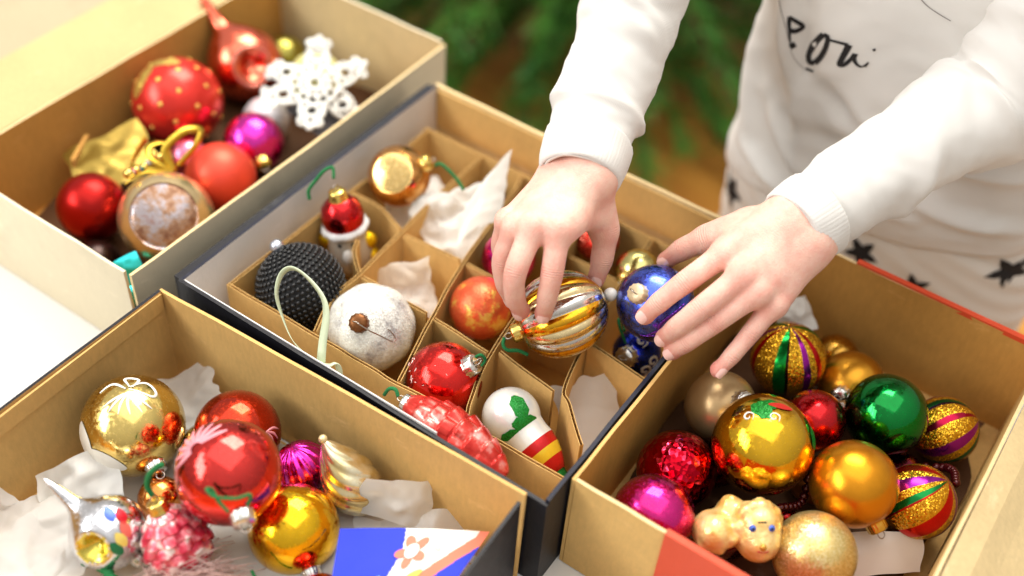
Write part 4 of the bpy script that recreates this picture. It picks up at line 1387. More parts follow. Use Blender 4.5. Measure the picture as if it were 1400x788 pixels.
vv, ff = tube(GSTR, 0.0032, 60, 8, rfn=lambda s: 0.0032 * (0.75 + 0.5 * abs(math.sin(55 * s))))
tag(obj('chenille_stem', vv, ff, GREEN_STR), 'fuzzy green chenille stem lying along the bottom picture edge', 'stem')

# printed napkin
root = empty('paper_napkin', (0, 0, 0), 'blue and white printed paper napkin in the corner of the lower left box', 'napkin')
BLUE_P = m_plain('napkin_blue', srgb(28, 52, 200), 0.7, 0, 500, 0.15)
WHITE_P = m_plain('napkin_white', srgb(238, 234, 228), 0.7, 0, 500, 0.15)
RED_P = m_plain('napkin_red', srgb(236, 128, 104), 0.8, 0, 500, 0.15)
YEL_P = m_plain('napkin_yellow', srgb(240, 208, 90), 0.7)
PGR_P = m_plain('napkin_pale_green', srgb(206, 222, 190), 0.7)
A = Vector((0.2170, -0.0725, 0.056)); Bq = Vector((0.3010, -0.0175, 0.061)); Cq = Vector((0.2720, -0.1600, 0.052)); Dq = Vector((0.3080, -0.1350, 0.053))


def nap(s, t_, lift=0.0):
    p = A.lerp(Bq, s).lerp(Cq.lerp(Dq, s), t_)
    return p + Vector((0, 0, 0.0025 * math.sin(3 * s + 1.5 * t_) + 0.0012 * noise.noise((s * 5, t_ * 5, 1)) + lift))


n = 120
V = [nap(i / n, j / n) for i in range(n + 1) for j in range(n + 1)]
F = grid_faces(n + 1, n + 1, False)
mi = []
for f_ in F:
    s = (f_[0] // (n + 1)) / n; tt = (f_[0] % (n + 1)) / n
    mi.append(0 if s < 0.44 + 0.03 * math.sin(9 * tt) else 2 if s > 0.93 - 0.9 * max(0, tt - 0.04) and s < 1.05 - 0.9 * max(0, tt - 0.04) else 0 if s > 1.04 - 0.9 * max(0, tt - 0.04) else 1)
obj('sheet', V, F, [BLUE_P, WHITE_P, RED_P], root, mi=mi)


def patch(name, cs, ct, rs, rt, ang, mat, lift=0.0006, k=14):
    pts = []
    for i in range(k):
        a = 2 * math.pi * i / k
        x, y = rs * math.cos(a), rt * math.sin(a)
        pts.append(nap(cs + x * math.cos(ang) - y * math.sin(ang), ct + x * math.sin(ang) + y * math.cos(ang), lift))
    c = nap(cs, ct, lift)
    obj(name, pts + [c], [(i, (i + 1) % k, k) for i in range(k)], mat, root)


for k in range(5):
    a = 2 * math.pi * k / 5 + 0.4
    patch('printed_petal', 0.55 + 0.065 * math.cos(a), 0.17 + 0.075 * math.sin(a), 0.055, 0.034, a, RED_P)
patch('printed_centre', 0.55, 0.17, 0.05, 0.055, 0, WHITE_P, 0.0011)
patch('printed_leaf', 0.64, 0.34, 0.07, 0.028, -0.6, YEL_P)
patch('printed_leaf', 0.56, 0.42, 0.10, 0.03, 0.3, PGR_P)
patch('printed_leaf', 0.70, 0.12, 0.06, 0.02, 0.7, PGR_P)
patch('printed_dot', 0.38, 0.40, 0.032, 0.045, 0, m_plain('napkin_light_blue', srgb(150, 210, 240), 0.7))

# ---- right box
S_A = m_stripes('stripes_green_purple', [(0, GOLD, 1), (0.30, srgb(20, 150, 60), 0), (0.46, srgb(40, 20, 20), 0.2), (0.50, GOLD, 1), (0.70, srgb(150, 30, 140), 0), (0.80, GOLD, 1), (0.90, srgb(190, 26, 26), 0)], 3)
S_B = m_stripes('stripes_purple_red', [(0, GOLD, 1), (0.26, srgb(160, 40, 160), 0), (0.42, GOLD, 1), (0.56, srgb(20, 110, 60), 0), (0.66, srgb(60, 16, 60), 0.2), (0.70, GOLD, 1), (0.90, srgb(170, 24, 60), 0)], 3, 3.0)
S_C = m_stripes('stripes_red_gold', [(0, GOLD, 1), (0.26, srgb(206, 32, 26), 0), (0.48, GOLD, 1), (0.62, srgb(150, 36, 150), 0), (0.78, GOLD, 1), (0.88, srgb(26, 130, 60), 0), (0.97, srgb(200, 30, 30), 0)], 3, -3.0)
bauble('gold glitter bauble with upright green and purple stripes, under the wrist', 0.3948, 0.2560, 0.0533, 0.0294, S_A, axis=facing(-0.05, -0.86, 0.5))
bauble('satin gold bauble with silver cap, behind the green one', 0.4434, 0.2780, 0.0372, 0.0262, m_satin('gold_satin', srgb(216, 152, 46), 0.3, 0.9), facing(-0.52, 0.25, 0.8), SILVER_CAP)
bauble('shiny red bauble between the green and the holly-painted gold ones', 0.4379, 0.2083, 0.0574, 0.0231, m_mirror('ruby_glass', srgb(196, 22, 28), 0.16))
bauble('shiny emerald green bauble in the right box', 0.4799, 0.2413, 0.0633, 0.0306, m_mirror('emerald_glass', srgb(0, 128, 50), 0.05), facing(-0.72, -0.05, -0.4), SILVER_CAP)
bauble('striped purple and gold glitter bauble behind the green one by the flap', 0.5202, 0.2745, 0.0417, 0.0259, S_B, axis=facing(0.88, -0.34, 0.3))
bauble('red, purple and gold striped bauble next to the satin orange gold one', 0.5281, 0.1928, 0.0494, 0.0268, S_C, axis=facing(0.62, -0.62, 0.45))
rgd = 0.0363
root, b = bauble('large mirror gold bauble painted with green holly, topmost in the right box', 0.4198, 0.1496, 0.0757, rgd, m_mirror('rich_gold_glass', srgb(240, 186, 36), 0.045, 0.2))
for (dx, dy, an, ln, w) in ((-0.16, -0.74, 0.9, 0.020, 0.011), (-0.05, -0.83, -0.2, 0.020, 0.010), (0.86, -0.18, 1.3, 0.018, 0.008)):
    vv, ff = sphere_blob((0, 0, rgd), rgd, facing(dx, dy), leafshape(0, 0, an, ln, w, spiky=0.35), 0.0005)
    obj('holly_leaf', vv, ff, HG, root)
vv, ff = sphere_blob((0, 0, rgd), rgd, facing(0.22, -0.80), leafshape(0, 0, 0.1, 0.018, 0.006), 0.0006)
obj('red_ribbon', vv, ff, m_satin('holly_red', srgb(214, 50, 40), 0.3, 0.3), root)
for (cx, cy) in ((-0.42, -0.62), (0.05, -0.62)):
    pts = [((0.001 + 0.0006 * s) * math.cos(1.2 * s), (0.001 + 0.0006 * s) * math.sin(1.2 * s)) for s in range(7)]
    vv, ff = sphere_ribbon((0, 0, rgd), rgd, facing(cx, cy), pts, 0.0007, 30)
    obj('white_swirl', vv, ff, WP, root)
bauble('beige satin bauble with bright silver cap, below the fingertips', 0.3734, 0.1841, 0.0492, 0.0273, m_satin('beige_satin', srgb(190, 158, 112), 0.32, 0.6), facing(0.42, -0.18, 0.85), SILVER_CAP, size=1.2)
bauble('dark crimson crinkled bauble by the box wall in the right box', 0.3736, 0.1172, 0.0421, 0.0294, m_crackle('crimson_crinkle', srgb(186, 14, 34), 260, 0.28, 0.14, srgb(250, 80, 120)))
bauble('magenta pink bauble in the near corner of the right box', 0.3826, 0.0622, 0.0582, 0.0287, m_mirror('fuchsia_glass', srgb(220, 36, 130), 0.12))
bauble('satin orange gold bauble below the green one', 0.4858, 0.1607, 0.0714, 0.0307, m_satin('orange_gold_satin', srgb(226, 150, 34), 0.27, 0.92), facing(0.45, 0.86, 0.1), GOLD_CAP)
bauble('pale gold glitter bauble at the front of the right box', 0.4857, 0.1032, 0.0559, 0.0288, m_glitter('pale_gold_glitter', srgb(222, 192, 116), srgb(255, 240, 190), 1600, 0.28, 0.28, 0.75))
bauble('tiny dark red berry bauble beside the bear ornament', 0.4545, 0.1335, 0.0350, 0.0085, m_mirror('berry_red', srgb(150, 12, 24), 0.12))
bauble('dark plum bauble at the bottom of the right box', 0.4250, 0.1000, 0.0300, 0.0200, m_mirror('plum_glass', srgb(70, 14, 26), 0.15))

bauble('wine red bauble deep down beside the emerald one', 0.5080, 0.2270, 0.0240, 0.0190, m_mirror('wine_glass', srgb(110, 16, 40), 0.12))
bauble('old gold bauble deep down behind the satin orange one', 0.4560, 0.1850, 0.0230, 0.0180, m_satin('old_gold', srgb(170, 120, 50), 0.3, 0.8))
bauble('dark ruby bauble deep down next to the crimson crinkled one', 0.3920, 0.1560, 0.0220, 0.0170, m_mirror('dark_ruby', srgb(130, 12, 26), 0.12))
bauble('gold glass bauble deep down under the wrist by the far wall', 0.4200, 0.3100, 0.0240, 0.0190, m_mirror('deep_gold', srgb(190, 140, 50), 0.14))

# bear ornament
root = empty('bear_ornament', (0.437, 0.079, 0.045), 'golden bear-shaped glass ornament with blue eyes in the right box', 'ornament')
G = grid_pts((-0.050, -0.050, -0.012), (0.050, 0.050, 0.068), 0.0012)
o0 = Vector((0.437, 0.079, 0.045))
loc = lambda p: np.array(Vector(p) - o0)
head = Vector((0.448, 0.089, 0.072)); ear = Vector((0.4247, 0.0934, 0.070)); paw = Vector((0.4241, 0.0676, 0.070)); chin = head + DOWN * 0.008 - FWD * 0.002
d_ = rcone(G, loc(head - DOWN * 0.003), loc(chin), 0.0175, 0.0165)
d_ = smin(d_, rcone(G, loc(ear), loc(ear + FWD * 0.004), 0.0098, 0.0098), 0.004)
d_ = smin(d_, rcone(G, loc(paw), loc(paw + FWD * 0.008), 0.0142, 0.0142), 0.004)
d_ = smin(d_, rcone(G, loc(head + DOWN * 0.011 - FWD * 0.013), loc(head + DOWN * 0.013 - FWD * 0.010), 0.0065, 0.0075), 0.004)
d_ = smin(d_, rcone(G, loc(head + FWD * 0.018), loc(paw + FWD * 0.014), 0.0155, 0.013), 0.008)
rbr = random.Random(9)
for k in range(34):
    a = rbr.uniform(0, 6.283); e_ = rbr.uniform(0, 1)
    if k < 26:   # curls round the crown of the head and the ear
        a = rbr.uniform(2.4, 6.4); cpt = head - DOWN * 0.002 + RIGHT * (0.0165 * math.cos(a)) + DOWN * (0.0165 * math.sin(a)) - FWD * rbr.uniform(-0.006, 0.009)
    else:
        a = rbr.uniform(0, 6.283); cpt = (paw if k % 2 else ear) + RIGHT * ((0.0125 if k % 2 else 0.0085) * math.cos(a)) + DOWN * ((0.0125 if k % 2 else 0.0085) * math.sin(a)) - FWD * rbr.uniform(0.0, 0.008)
    d_ = smin(d_, rcone(G, loc(cpt), loc(cpt + FWD * 0.001), 0.0030, 0.0028), 0.0035)
bv, bf = surface_nets(d_, (-0.050, -0.050, -0.012), 0.0012)
t = NT('bear_gold')
na = t.noise(70, 3); rp = t.ramp(na.outputs[0], [(0.35, srgb(238, 184, 96)), (0.65, srgb(252, 226, 158))])
t.l(rp.outputs[0], t.b.inputs['Base Color']); t.set(Metallic=0.4, Roughness=0.26)
t.bump(t.noise(190, 2).outputs[0], 0.5, 0.002)
BEAR = t.m
obj('body', bv, bf, BEAR, root)
for sx in (-0.0068, 0.0068):
    p = head + RIGHT * sx - FWD * 0.0155 - DOWN * 0.003
    vv, ff = sphere(0.0027, 10, 12)
    ey = obj('eye', xf(vv, None, p - o0), ff, m_plain('eye_blue', srgb(60, 96, 190), 0.2), root)
    vv, ff = sphere(0.0011, 8, 8)
    obj('pupil', xf(vv, None, p - o0 - FWD * 0.0021), ff, INK, ey)
vv, ff = tube([head - o0 + RIGHT * x - FWD * 0.0164 - DOWN * (0.0075 - 20 * x * x) for x in (-0.003, 0, 0.003)], 0.0008, 10, 6)
obj('brow', vv, ff, INK, root)
vv, ff = tube([head - o0 + RIGHT * x + DOWN * (0.0138 - 60 * x * x) - FWD * 0.0188 for x in (-0.004, 0, 0.004)], 0.0007, 10, 6)
obj('mouth', vv, ff, m_plain('mouth_red', srgb(176, 50, 40), 0.4), root)
vv, ff = sphere(0.0028, 10, 12); obj('nose', xf(vv, None, head - o0 + DOWN * 0.0100 - FWD * 0.0190), ff, m_satin('nose_gold', srgb(206, 150, 60), 0.3, 0.5), root)
vv, ff = sphere_blob(chin - o0, 0.0160, facing(-0.1, 0.62), leafshape(0, 0, 1.4, 0.012, 0.006, spiky=0.3), 0.0008)
obj('green_bow', vv, ff, HG, root)

root.scale = (0.92, 0.92, 0.92)
v, f = crumple(0.062, 0.03, 20, 12, 0.0012, 71, folds=2)
tag(obj('paper_tag', xf(v, zrot(facing(0.1, 0.0)), (0.522, 0.150, 0.030)), f, m_plain('tag_white', srgb(226, 220, 214), 0.5), None), 'white paper tag on the floor of the right box', 'tag')
paper('crumpled brown padding paper under the baubles of the right box', (0.446, 0.205, 0.012), 0.20, 0.24, 0.004, 72, mat=m_board('brown_padding', srgb(84, 54, 30)), name='padding_paper', n=30)
paper('crumpled white lace scrap behind the upright striped bauble', (0.3790, 0.3000, 0.056), 0.030, 0.028, 0.005, 73, facing(0, 0), 0.3, n=20)
# dark bead garland
root = empty('bead_garland', (0, 0, 0), 'dark red bead garland winding between the baubles of the right box', 'garland')
vv, ff = sphere(0.0034, 8, 10)
DB = m_plain('dark_red_bead', srgb(70, 10, 16), 0.15, 0.4)
for i, p in enumerate(catmull([(0.4400, 0.1200, 0.040), (0.4500, 0.1250, 0.052), (0.4600, 0.1450, 0.046), (0.4500, 0.1700, 0.060), (0.4380, 0.1800, 0.040), (0.5200, 0.2330, 0.040), (0.5380, 0.2360, 0.048), (0.5450, 0.2200, 0.055)], 40)):
    if 18 < i < 28: continue
    obj('bead', xf(vv, None, p), ff, DB, root)

# ------------------------------------------------------------------ the child
L_HAND = dict(wrist=[(0.2235, 0.1912, 0.196)],
index=[(0.2435, 0.1349, 0.192), (0.252, 0.1177, 0.171), (0.2533, 0.1122, 0.151), (0.2511, 0.1135, 0.132)],
middle=[(0.2282, 0.1261, 0.191), (0.2322, 0.1019, 0.172), (0.2337, 0.1012, 0.149), (0.2357, 0.1076, 0.13)],
ring=[(0.2137, 0.1276, 0.183), (0.2123, 0.1157, 0.16), (0.2159, 0.1153, 0.139), (0.2189, 0.1211, 0.121)],
pinky=[(0.1995, 0.1394, 0.172), (0.1971, 0.1354, 0.152), (0.2008, 0.1365, 0.134), (0.2051, 0.1402, 0.12)],
thumb=[(0.2382, 0.1907, 0.18), (0.2521, 0.1892, 0.158), (0.2575, 0.1815, 0.138), (0.2583, 0.1753, 0.122)],
)
R_HAND = dict(wrist=[(0.3766, 0.2384, 0.19)],
index=[(0.3433, 0.1959, 0.184), (0.3286, 0.1667, 0.168), (0.319, 0.1544, 0.153), (0.3125, 0.15, 0.139)],
middle=[(0.3618, 0.1852, 0.181), (0.3481, 0.1579, 0.163), (0.3374, 0.1493, 0.144), (0.3297, 0.1506, 0.127)],
ring=[(0.3745, 0.1846, 0.173), (0.3587, 0.1625, 0.152), (0.3467, 0.1506, 0.134), (0.3382, 0.1495, 0.119)],
pinky=[(0.3863, 0.1921, 0.162), (0.3815, 0.1753, 0.145), (0.3768, 0.1619, 0.13), (0.3728, 0.1536, 0.12)],
thumb=[(0.3436, 0.2366, 0.178), (0.3189, 0.2243, 0.162), (0.304, 0.2188, 0.147), (0.2943, 0.2138, 0.133)],
)
L_ARM = [(0.2270, 0.1870, 0.196), (0.2107, 0.231, 0.21), (0.2004, 0.2716, 0.235), (0.1878, 0.3154, 0.265), (0.1790, 0.350, 0.292), (0.190, 0.405, 0.37), (0.222, 0.50, 0.48)]
R_ARM = [(0.371, 0.2409, 0.189), (0.3848, 0.2799, 0.197), (0.3995, 0.3154, 0.21), (0.4214, 0.3599, 0.228), (0.4483, 0.4089, 0.250), (0.485, 0.455, 0.35), (0.520, 0.51, 0.48)]
FR = dict(index=(0.0092, 0.0080, 0.0074, 0.0062), middle=(0.0094, 0.0082, 0.0075, 0.0063), ring=(0.0090, 0.0077, 0.0070, 0.0060), pinky=(0.0082, 0.0069, 0.0063, 0.0054), thumb=(0.0114, 0.0096, 0.0086, 0.0064))


def hand_mesh(H, arm, h=0.0012):
    allp = np.array([p for L in H.values() for p in L] + [arm[1]])
    lo = allp.min(0) - 0.03; hi = allp.max(0) + 0.03
    G = grid_pts(lo, hi, h)
    w = np.array(H['wrist'][0])
    palm = None
    mcps = {k: np.array(H[k][0]) for k in ('index', 'middle', 'ring', 'pinky')}
    across = mcps['pinky'] - mcps['index']; across /= np.linalg.norm(across)
    wi = {'index': -0.011, 'middle': -0.004, 'ring': 0.004, 'pinky': 0.011}
    # dorsal direction of the palm
    mid = (mcps['index'] + mcps['pinky']) / 2
    fwd_ = mid - w; fwd_ /= np.linalg.norm(fwd_)
    dors = np.cross(fwd_, across); dors /= np.linalg.norm(dors)
    if dors[2] < 0: dors = -dors
    for k, m in mcps.items():
        d = rcone(G, w + across * wi[k] - dors * 0.001, m - dors * 0.002 - fwd_ * 0.004, 0.0150, FR[k][0] + 0.0008)
        palm = d if palm is None else smin(palm, d, 0.009)
    # heel of the thumb and of the little finger, palm side
    tb = np.array(H['thumb'][0]); t1 = np.array(H['thumb'][1])
    palm = smin(palm, rcone(G, w - across * 0.011 - dors * 0.004, tb, 0.0145, 0.0135), 0.010)
    palm = smin(palm, rcone(G, tb, t1, 0.0125, FR['thumb'][1] + 0.0004), 0.008)
    palm = smin(palm, rcone(G, mcps['index'] - dors * 0.006 - fwd_ * 0.014, t1 * 0.55 + tb * 0.45 - dors * 0.001, 0.0065, 0.0075), 0.012)
    palm = smin(palm, rcone(G, w - dors * 0.006, mcps['ring'] - dors * 0.010 - fwd_ * 0.008, 0.012, 0.010), 0.010)
    # forearm
    a1 = np.array(arm[1])
    fo = a1 - w
    palm = smin(palm, np.minimum(rcone(G, w + across * 0.0075, w + across * 0.0075 + fo * 0.9, 0.0180, 0.0175), rcone(G, w - across * 0.0075, w - across * 0.0075 + fo * 0.9, 0.0180, 0.0175)), 0.014)
    total = palm
    info = []
    for k in ('pinky', 'ring', 'middle', 'index', 'thumb'):
        P = [np.array(p) for p in H[k]]
        r = FR[k]
        d = None
        # smooth centre line through the joints, thickness eased from joint to joint
        cl = [np.array(q) for q in catmull([tuple(q) for q in P], 25)]
        def rad_(x):
            a = min(int(x), 2); f_ = x - a
            return (r[a] * (1 - f_) + r[a + 1] * f_) * (1 - 0.035 * math.sin(math.pi * f_) ** 2)
        for i in range(0 if k != 'thumb' else 8, 24):
            s_ = rcone(G, cl[i], cl[i + 1], rad_(i / 8), rad_(min(3.0, (i + 1) / 8)))
            d = s_ if d is None else np.minimum(d, s_)
        ax_ = P[3] - P[2]; ax_ /= np.linalg.norm(ax_)
        bend = (P[2] - (P[1] + P[3]) / 2); bend -= ax_ * (bend @ ax_)
        if np.linalg.norm(bend) < 5e-4 or k == 'thumb':
            bend = np.array(-FWD) if k == 'thumb' else dors
            bend = bend - ax_ * (bend @ ax_)
        bend /= np.linalg.norm(bend)
        d = smin(d, rcone(G, P[3] - bend * 0.0008, P[3] + ax_ * 0.001, r[3] * 0.98, r[3] * 0.9), 0.002)
        if k != 'thumb':
            d = smin(d, np.sqrt(sum((G[a] - (P[0] + dors * 0.0014)[a]) ** 2 for a in range(3))) - r[0] * 0.92, 0.007)
        kk = 0.006
        wf = smin(palm, d, kk)
        total = np.minimum(total, wf) if k == 'pinky' else smin(total, wf, 0.0013)
        info.append((P, r, ax_, bend))
    V, F = surface_nets(total, lo, h)
    # one gentle smoothing pass
    for _ in range(2):
        acc = np.zeros_like(V); cnt = np.zeros(len(V))
        for a in range(4):
            b = (a + 1) % 4
            np.add.at(acc, F[:, a], V[F[:, b]]); np.add.at(cnt, F[:, a], 1)
            np.add.at(acc, F[:, b], V[F[:, a]]); np.add.at(cnt, F[:, b], 1)
        V = V * 0.5 + 0.5 * acc / cnt[:, None]
    flush = np.zeros(len(V))
    for P, r, ax_, bend in info:
        flush = np.maximum(flush, 0.62 * np.exp(-(np.linalg.norm(V - P[3], axis=1) / 0.0105) ** 2))
        flush = np.maximum(flush, 0.35 * np.exp(-(np.linalg.norm(V - P[1], axis=1) / 0.009) ** 2))
        flush = np.maximum(flush, 0.25 * np.exp(-(np.linalg.norm(V - P[2], axis=1) / 0.007) ** 2))
        flush = np.maximum(flush, 0.30 * np.exp(-(np.linalg.norm(V - P[0], axis=1) / 0.011) ** 2))
    cs = np.zeros(len(V)); cm = np.zeros(len(V))
    for P, r, ax_, bend in info:
        for i in (1, 2):
            tt = P[i + 1] - P[i - 1]; tt = tt / np.linalg.norm(tt)
            bk = P[i] - (P[i - 1] + P[i + 1]) / 2
            bk = bk - tt * (bk @ tt)
            if np.linalg.norm(bk) < 1e-4: bk = bend
            bk = bk / np.linalg.norm(bk)
            dv = V - P[i]
            al = dv @ tt; up = dv @ bk
            m = np.exp(-(al / 0.0042) ** 2) * np.clip(up / r[i], 0, 1) * (np.linalg.norm(dv, axis=1) < r[i] * 2)
            cs = np.where(m > cm, al, cs); cm = np.maximum(cm, m)
    return V, F, flush, info, cs, cm


LV, LF, Lfl, Linfo, Lcs, Lcm = hand_mesh(L_HAND, L_ARM)
RV, RF, Rfl, Rinfo, Rcs, Rcm = hand_mesh(R_HAND, R_ARM)
# the rest of the body, under the clothes
G = grid_pts((0.08, 0.22, -0.76), (0.66, 0.68, 0.66), 0.011)
d_ = rcone(G, (0.33, 0.535, 0.02), (0.33, 0.535, 0.40), 0.075, 0.075)
d_ = smin(d_, rcone(G, (0.43, 0.535, 0.02), (0.42, 0.535, 0.40), 0.075, 0.075), 0.03)
d_ = smin(d_, rcone(G, (0.25, 0.535, 0.46), (0.49, 0.535, 0.46), 0.045, 0.045), 0.03)
d_ = smin(d_, rcone(G, (0.375, 0.535, 0.45), (0.375, 0.53, 0.62), 0.045, 0.042), 0.03)
for sx in (0.315, 0.445):
    d_ = smin(d_, rcone(G, (sx, 0.54, 0.0), (sx, 0.55, -0.36), 0.062, 0.045), 0.03)
    d_ = smin(d_, rcone(G, (sx, 0.55, -0.36), (sx, 0.56, -0.70), 0.045, 0.032), 0.02)
    d_ = smin(d_, rcone(G, (sx, 0.57, -0.718), (sx, 0.47, -0.724), 0.028, 0.024), 0.02)
for arm in (L_ARM, R_ARM):
    rads = (0.021, 0.022, 0.024, 0.027, 0.030, 0.032, 0.036)
    for i in range(1, 6):
        d_ = smin(d_, rcone(G, arm[i], arm[i + 1], rads[i], rads[i + 1]), 0.01)
BV, BF = surface_nets(d_, (0.08, 0.22, -0.76), 0.011)
V = np.concatenate([BV, LV, RV]); F = np.concatenate([BF, LF + len(BV), RF + len(BV) + len(LV)])
t = NT('child_skin')
at_ = t.n('Attribute'); at_.attribute_name = 'flush'
nz_ = t.noise(70, 5, 0.65)
mxa = t.n('Math', operation='MULTIPLY_ADD'); mxa.inputs[1].default_value = 1.1; mxa.inputs[2].default_value = -0.42
t.l(nz_.outputs[0], mxa.inputs[0])
ad = t.n('Math', operation='ADD'); t.l(at_.outputs['Fac'], ad.inputs[0]); t.l(mxa.outputs[0], ad.inputs[1])
rp = t.ramp(ad.outputs[0], [(0.0, srgb(236, 194, 176)), (0.45, srgb(228, 162, 146)), (1.0, srgb(212, 118, 108))])
t.l(rp.outputs[0], t.b.inputs['Base Color'])
t.set(Roughness=0.48)
t.b.inputs['Subsurface Weight'].default_value = 0.18
t.b.inputs['Subsurface Radius'].default_value = (1.0, 0.4, 0.22)
t.b.inputs['Subsurface Scale'].default_value = 0.006
t.b.inputs['Specular IOR Level'].default_value = 0.35
vo = t.n('TexVoronoi'); vo.inputs['Scale'].default_value = 900; t.l(t.obj, vo.inputs['Vector'])
fine = t.noise(260, 4)
mm = t.n('MixRGB'); mm.inputs[0].default_value = 0.5; t.l(vo.outputs['Distance'], mm.inputs[1]); t.l(fine.outputs[0], mm.inputs[2])
ca = t.n('Attribute'); ca.attribute_name = 'crease_pos'
cb = t.n('Attribute'); cb.attribute_name = 'crease_mask'
wob = t.noise(240, 2)
c1 = t.n('Math', operation='MULTIPLY_ADD'); c1.inputs[1].default_value = 3400.0; t.l(ca.outputs['Fac'], c1.inputs[0])
c0_ = t.n('Math', operation='MULTIPLY'); c0_.inputs[1].default_value = 5.0; t.l(wob.outputs[0], c0_.inputs[0]); t.l(c0_.outputs[0], c1.inputs[2])
c2 = t.n('Math', operation='SINE'); t.l(c1.outputs[0], c2.inputs[0])
c3 = t.n('Math', operation='MULTIPLY'); t.l(c2.outputs[0], c3.inputs[0]); t.l(cb.outputs['Fac'], c3.inputs[1])
c4 = t.n('Math', operation='MULTIPLY_ADD'); c4.inputs[1].default_value = 0.55; t.l(c3.outputs[0], c4.inputs[0]); t.l(mm.outputs[0], c4.inputs[2])
t.bump(c4.outputs[0], 0.42, 0.0012)
SKIN = t.m
person = tag(obj('person', V, F, SKIN), 'child in white long-sleeved sweater and star-print trousers picking up ornaments', 'person')
a_ = person.data.attributes.new('flush', 'FLOAT', 'POINT')
a_.data.foreach_set('value', np.concatenate([np.zeros(len(BV)), Lfl, Rfl]).astype(np.float32))
for nm_, q1, q2 in (('crease_pos', Lcs, Rcs), ('crease_mask', Lcm, Rcm)):
    a_ = person.data.attributes.new(nm_, 'FLOAT', 'POINT')
    a_.data.foreach_set('value', np.concatenate([np.zeros(len(BV)), q1, q2]).astype(np.float32))
NAIL = m_plain('fingernail', srgb(246, 200, 190), 0.18)
for info, VV in ((Linfo, LV), (Rinfo, RV)):
    for P, r, ax_, bend in info:
        ax_v = Vector(ax_); bd = Vector(bend)
        side = ax_v.cross(bd)
        c = Vector(P[3]) - ax_v * 0.0006
        V2 = []
        nx_, ny_ = 9, 9
        for i in range(nx_):
            for j in range(ny_):
                x = (i / (nx_ - 1) - 0.5); y = (j / (ny_ - 1) - 0.5)
                # squarish nail bent round the finger
                ww = 2 * x * (1 - 0.22 * (2 * y) ** 4) * 0.95
                R0 = r[3] * 1.03 + 0.0005
                p = c + ax_v * (y * 0.0085) + side * (math.sin(ww * 0.85) * R0 * 0.92) + bd * (math.cos(ww * 0.85) * R0 - 0.0003 * (2 * y) ** 2 - 0.0004 * max(0, abs(2 * x)) ** 3)
                V2.append(p)
        obj('fingernail', V2, grid_faces(nx_, ny_, False), NAIL, person)


# --- sweater: torso and sleeves as cloth tubes
def fold_field(specs):
    def f(s, th):
        o = 0.0
        for (s0, t0, k, w, wt, A) in specs:
            dt = (th - t0 + math.pi) % (2 * math.pi) - math.pi
            if abs(dt) > 3 * wt: continue
            x = (s - s0 - k * dt) / w
            o += A * math.exp(-x * x) * math.exp(-(dt / wt) ** 2)
        return o
    return f


def sleeve(path, rads, fold, ns=150, nt=96, seed=0, s0=0.0, s1=1.0, open_r=0.0):
    Pf = catmull(path, 400)
    cl_ = [0.0]
    for i in range(1, 400): cl_.append(cl_[-1] + (Pf[i] - Pf[i - 1]).length)
    tot = cl_[-1]
    T, N, B = frames(Pf)
    V = []
    for i in range(ns):
        s = s0 + (s1 - s0) * i / (ns - 1)
        k = min(range(0, 400, 1), key=lambda q: abs(cl_[q] - s * tot)) if False else int(np.searchsorted(cl_, s * tot))
        k = min(k, 399)
        x = k / 399 * (len(rads) - 1); a = min(int(x), len(rads) - 2)
        xx = x - a
        xx = xx * xx * (3 - 2 * xx)
        rr = rads[a] * (1 - xx) + rads[a + 1] * xx
        for j in range(nt):
            th = 2 * math.pi * j / nt
            dsp = fold(s * tot, th) + 0.0016 * noise.noise((s * tot * 38, math.cos(th) * 1.3 + seed, math.sin(th) * 1.3)) + 0.0011 * (0.5 - abs(noise.noise((s * tot * 62 + 1.5 * math.cos(th), math.cos(th) * 1.1 + seed, math.sin(th) * 1.1 + 5)))) + 0.0007 * noise.noise((s * tot * 150 + 2 * math.sin(th), math.cos(th) * 1.8 + seed, math.sin(th) * 1.8))
            V.append(Pf[k] + (N[k] * math.cos(th) + B[k] * math.sin(th)) * (rr + dsp))
    return V, grid_faces(ns, nt), (Pf, T, N, B, tot)


rf_ = random.Random(4)
fl = []
for k in range(26):
    fl.append((rf_.uniform(0.055, 0.30), rf_.uniform(0, 6.28), rf_.uniform(-0.02, 0.02), rf_.uniform(0.005, 0.012), rf_.uniform(0.4, 1.0), rf_.choice((1, 1, -0.8)) * rf_.uniform(0.002, 0.0055)))
fl.append((0.058, 0, 0, 0.006, 50, 0.0035))
LS, LSF, Lg = sleeve(L_ARM, (0.0270, 0.0312, 0.0345, 0.0385, 0.0430, 0.050, 0.060), fold_field(fl), seed=1, s0=0.0)
fr_ = []
for k in range(30):
    fr_.append((rf_.uniform(0.045, 0.32), rf_.uniform(0, 6.28), rf_.uniform(-0.03, 0.03), rf_.uniform(0.007, 0.016), rf_.uniform(0.4, 1.1), rf_.choice((1, 1, -0.8)) * rf_.uniform(0.002, 0.0062)))
for k in range(7):
    fr_.append((0.10 + 0.026 * k, 1.2 + 0.9 * (k % 3) + 2.2 * (k % 2), 0.018 * (1 if k % 2 else -1), 0.009, 0.9, 0.0065))
RS_, RSF, Rg = sleeve(R_ARM, (0.0262, 0.0300, 0.0325, 0.0365, 0.0440, 0.052, 0.062), fold_field(fr_), seed=4)

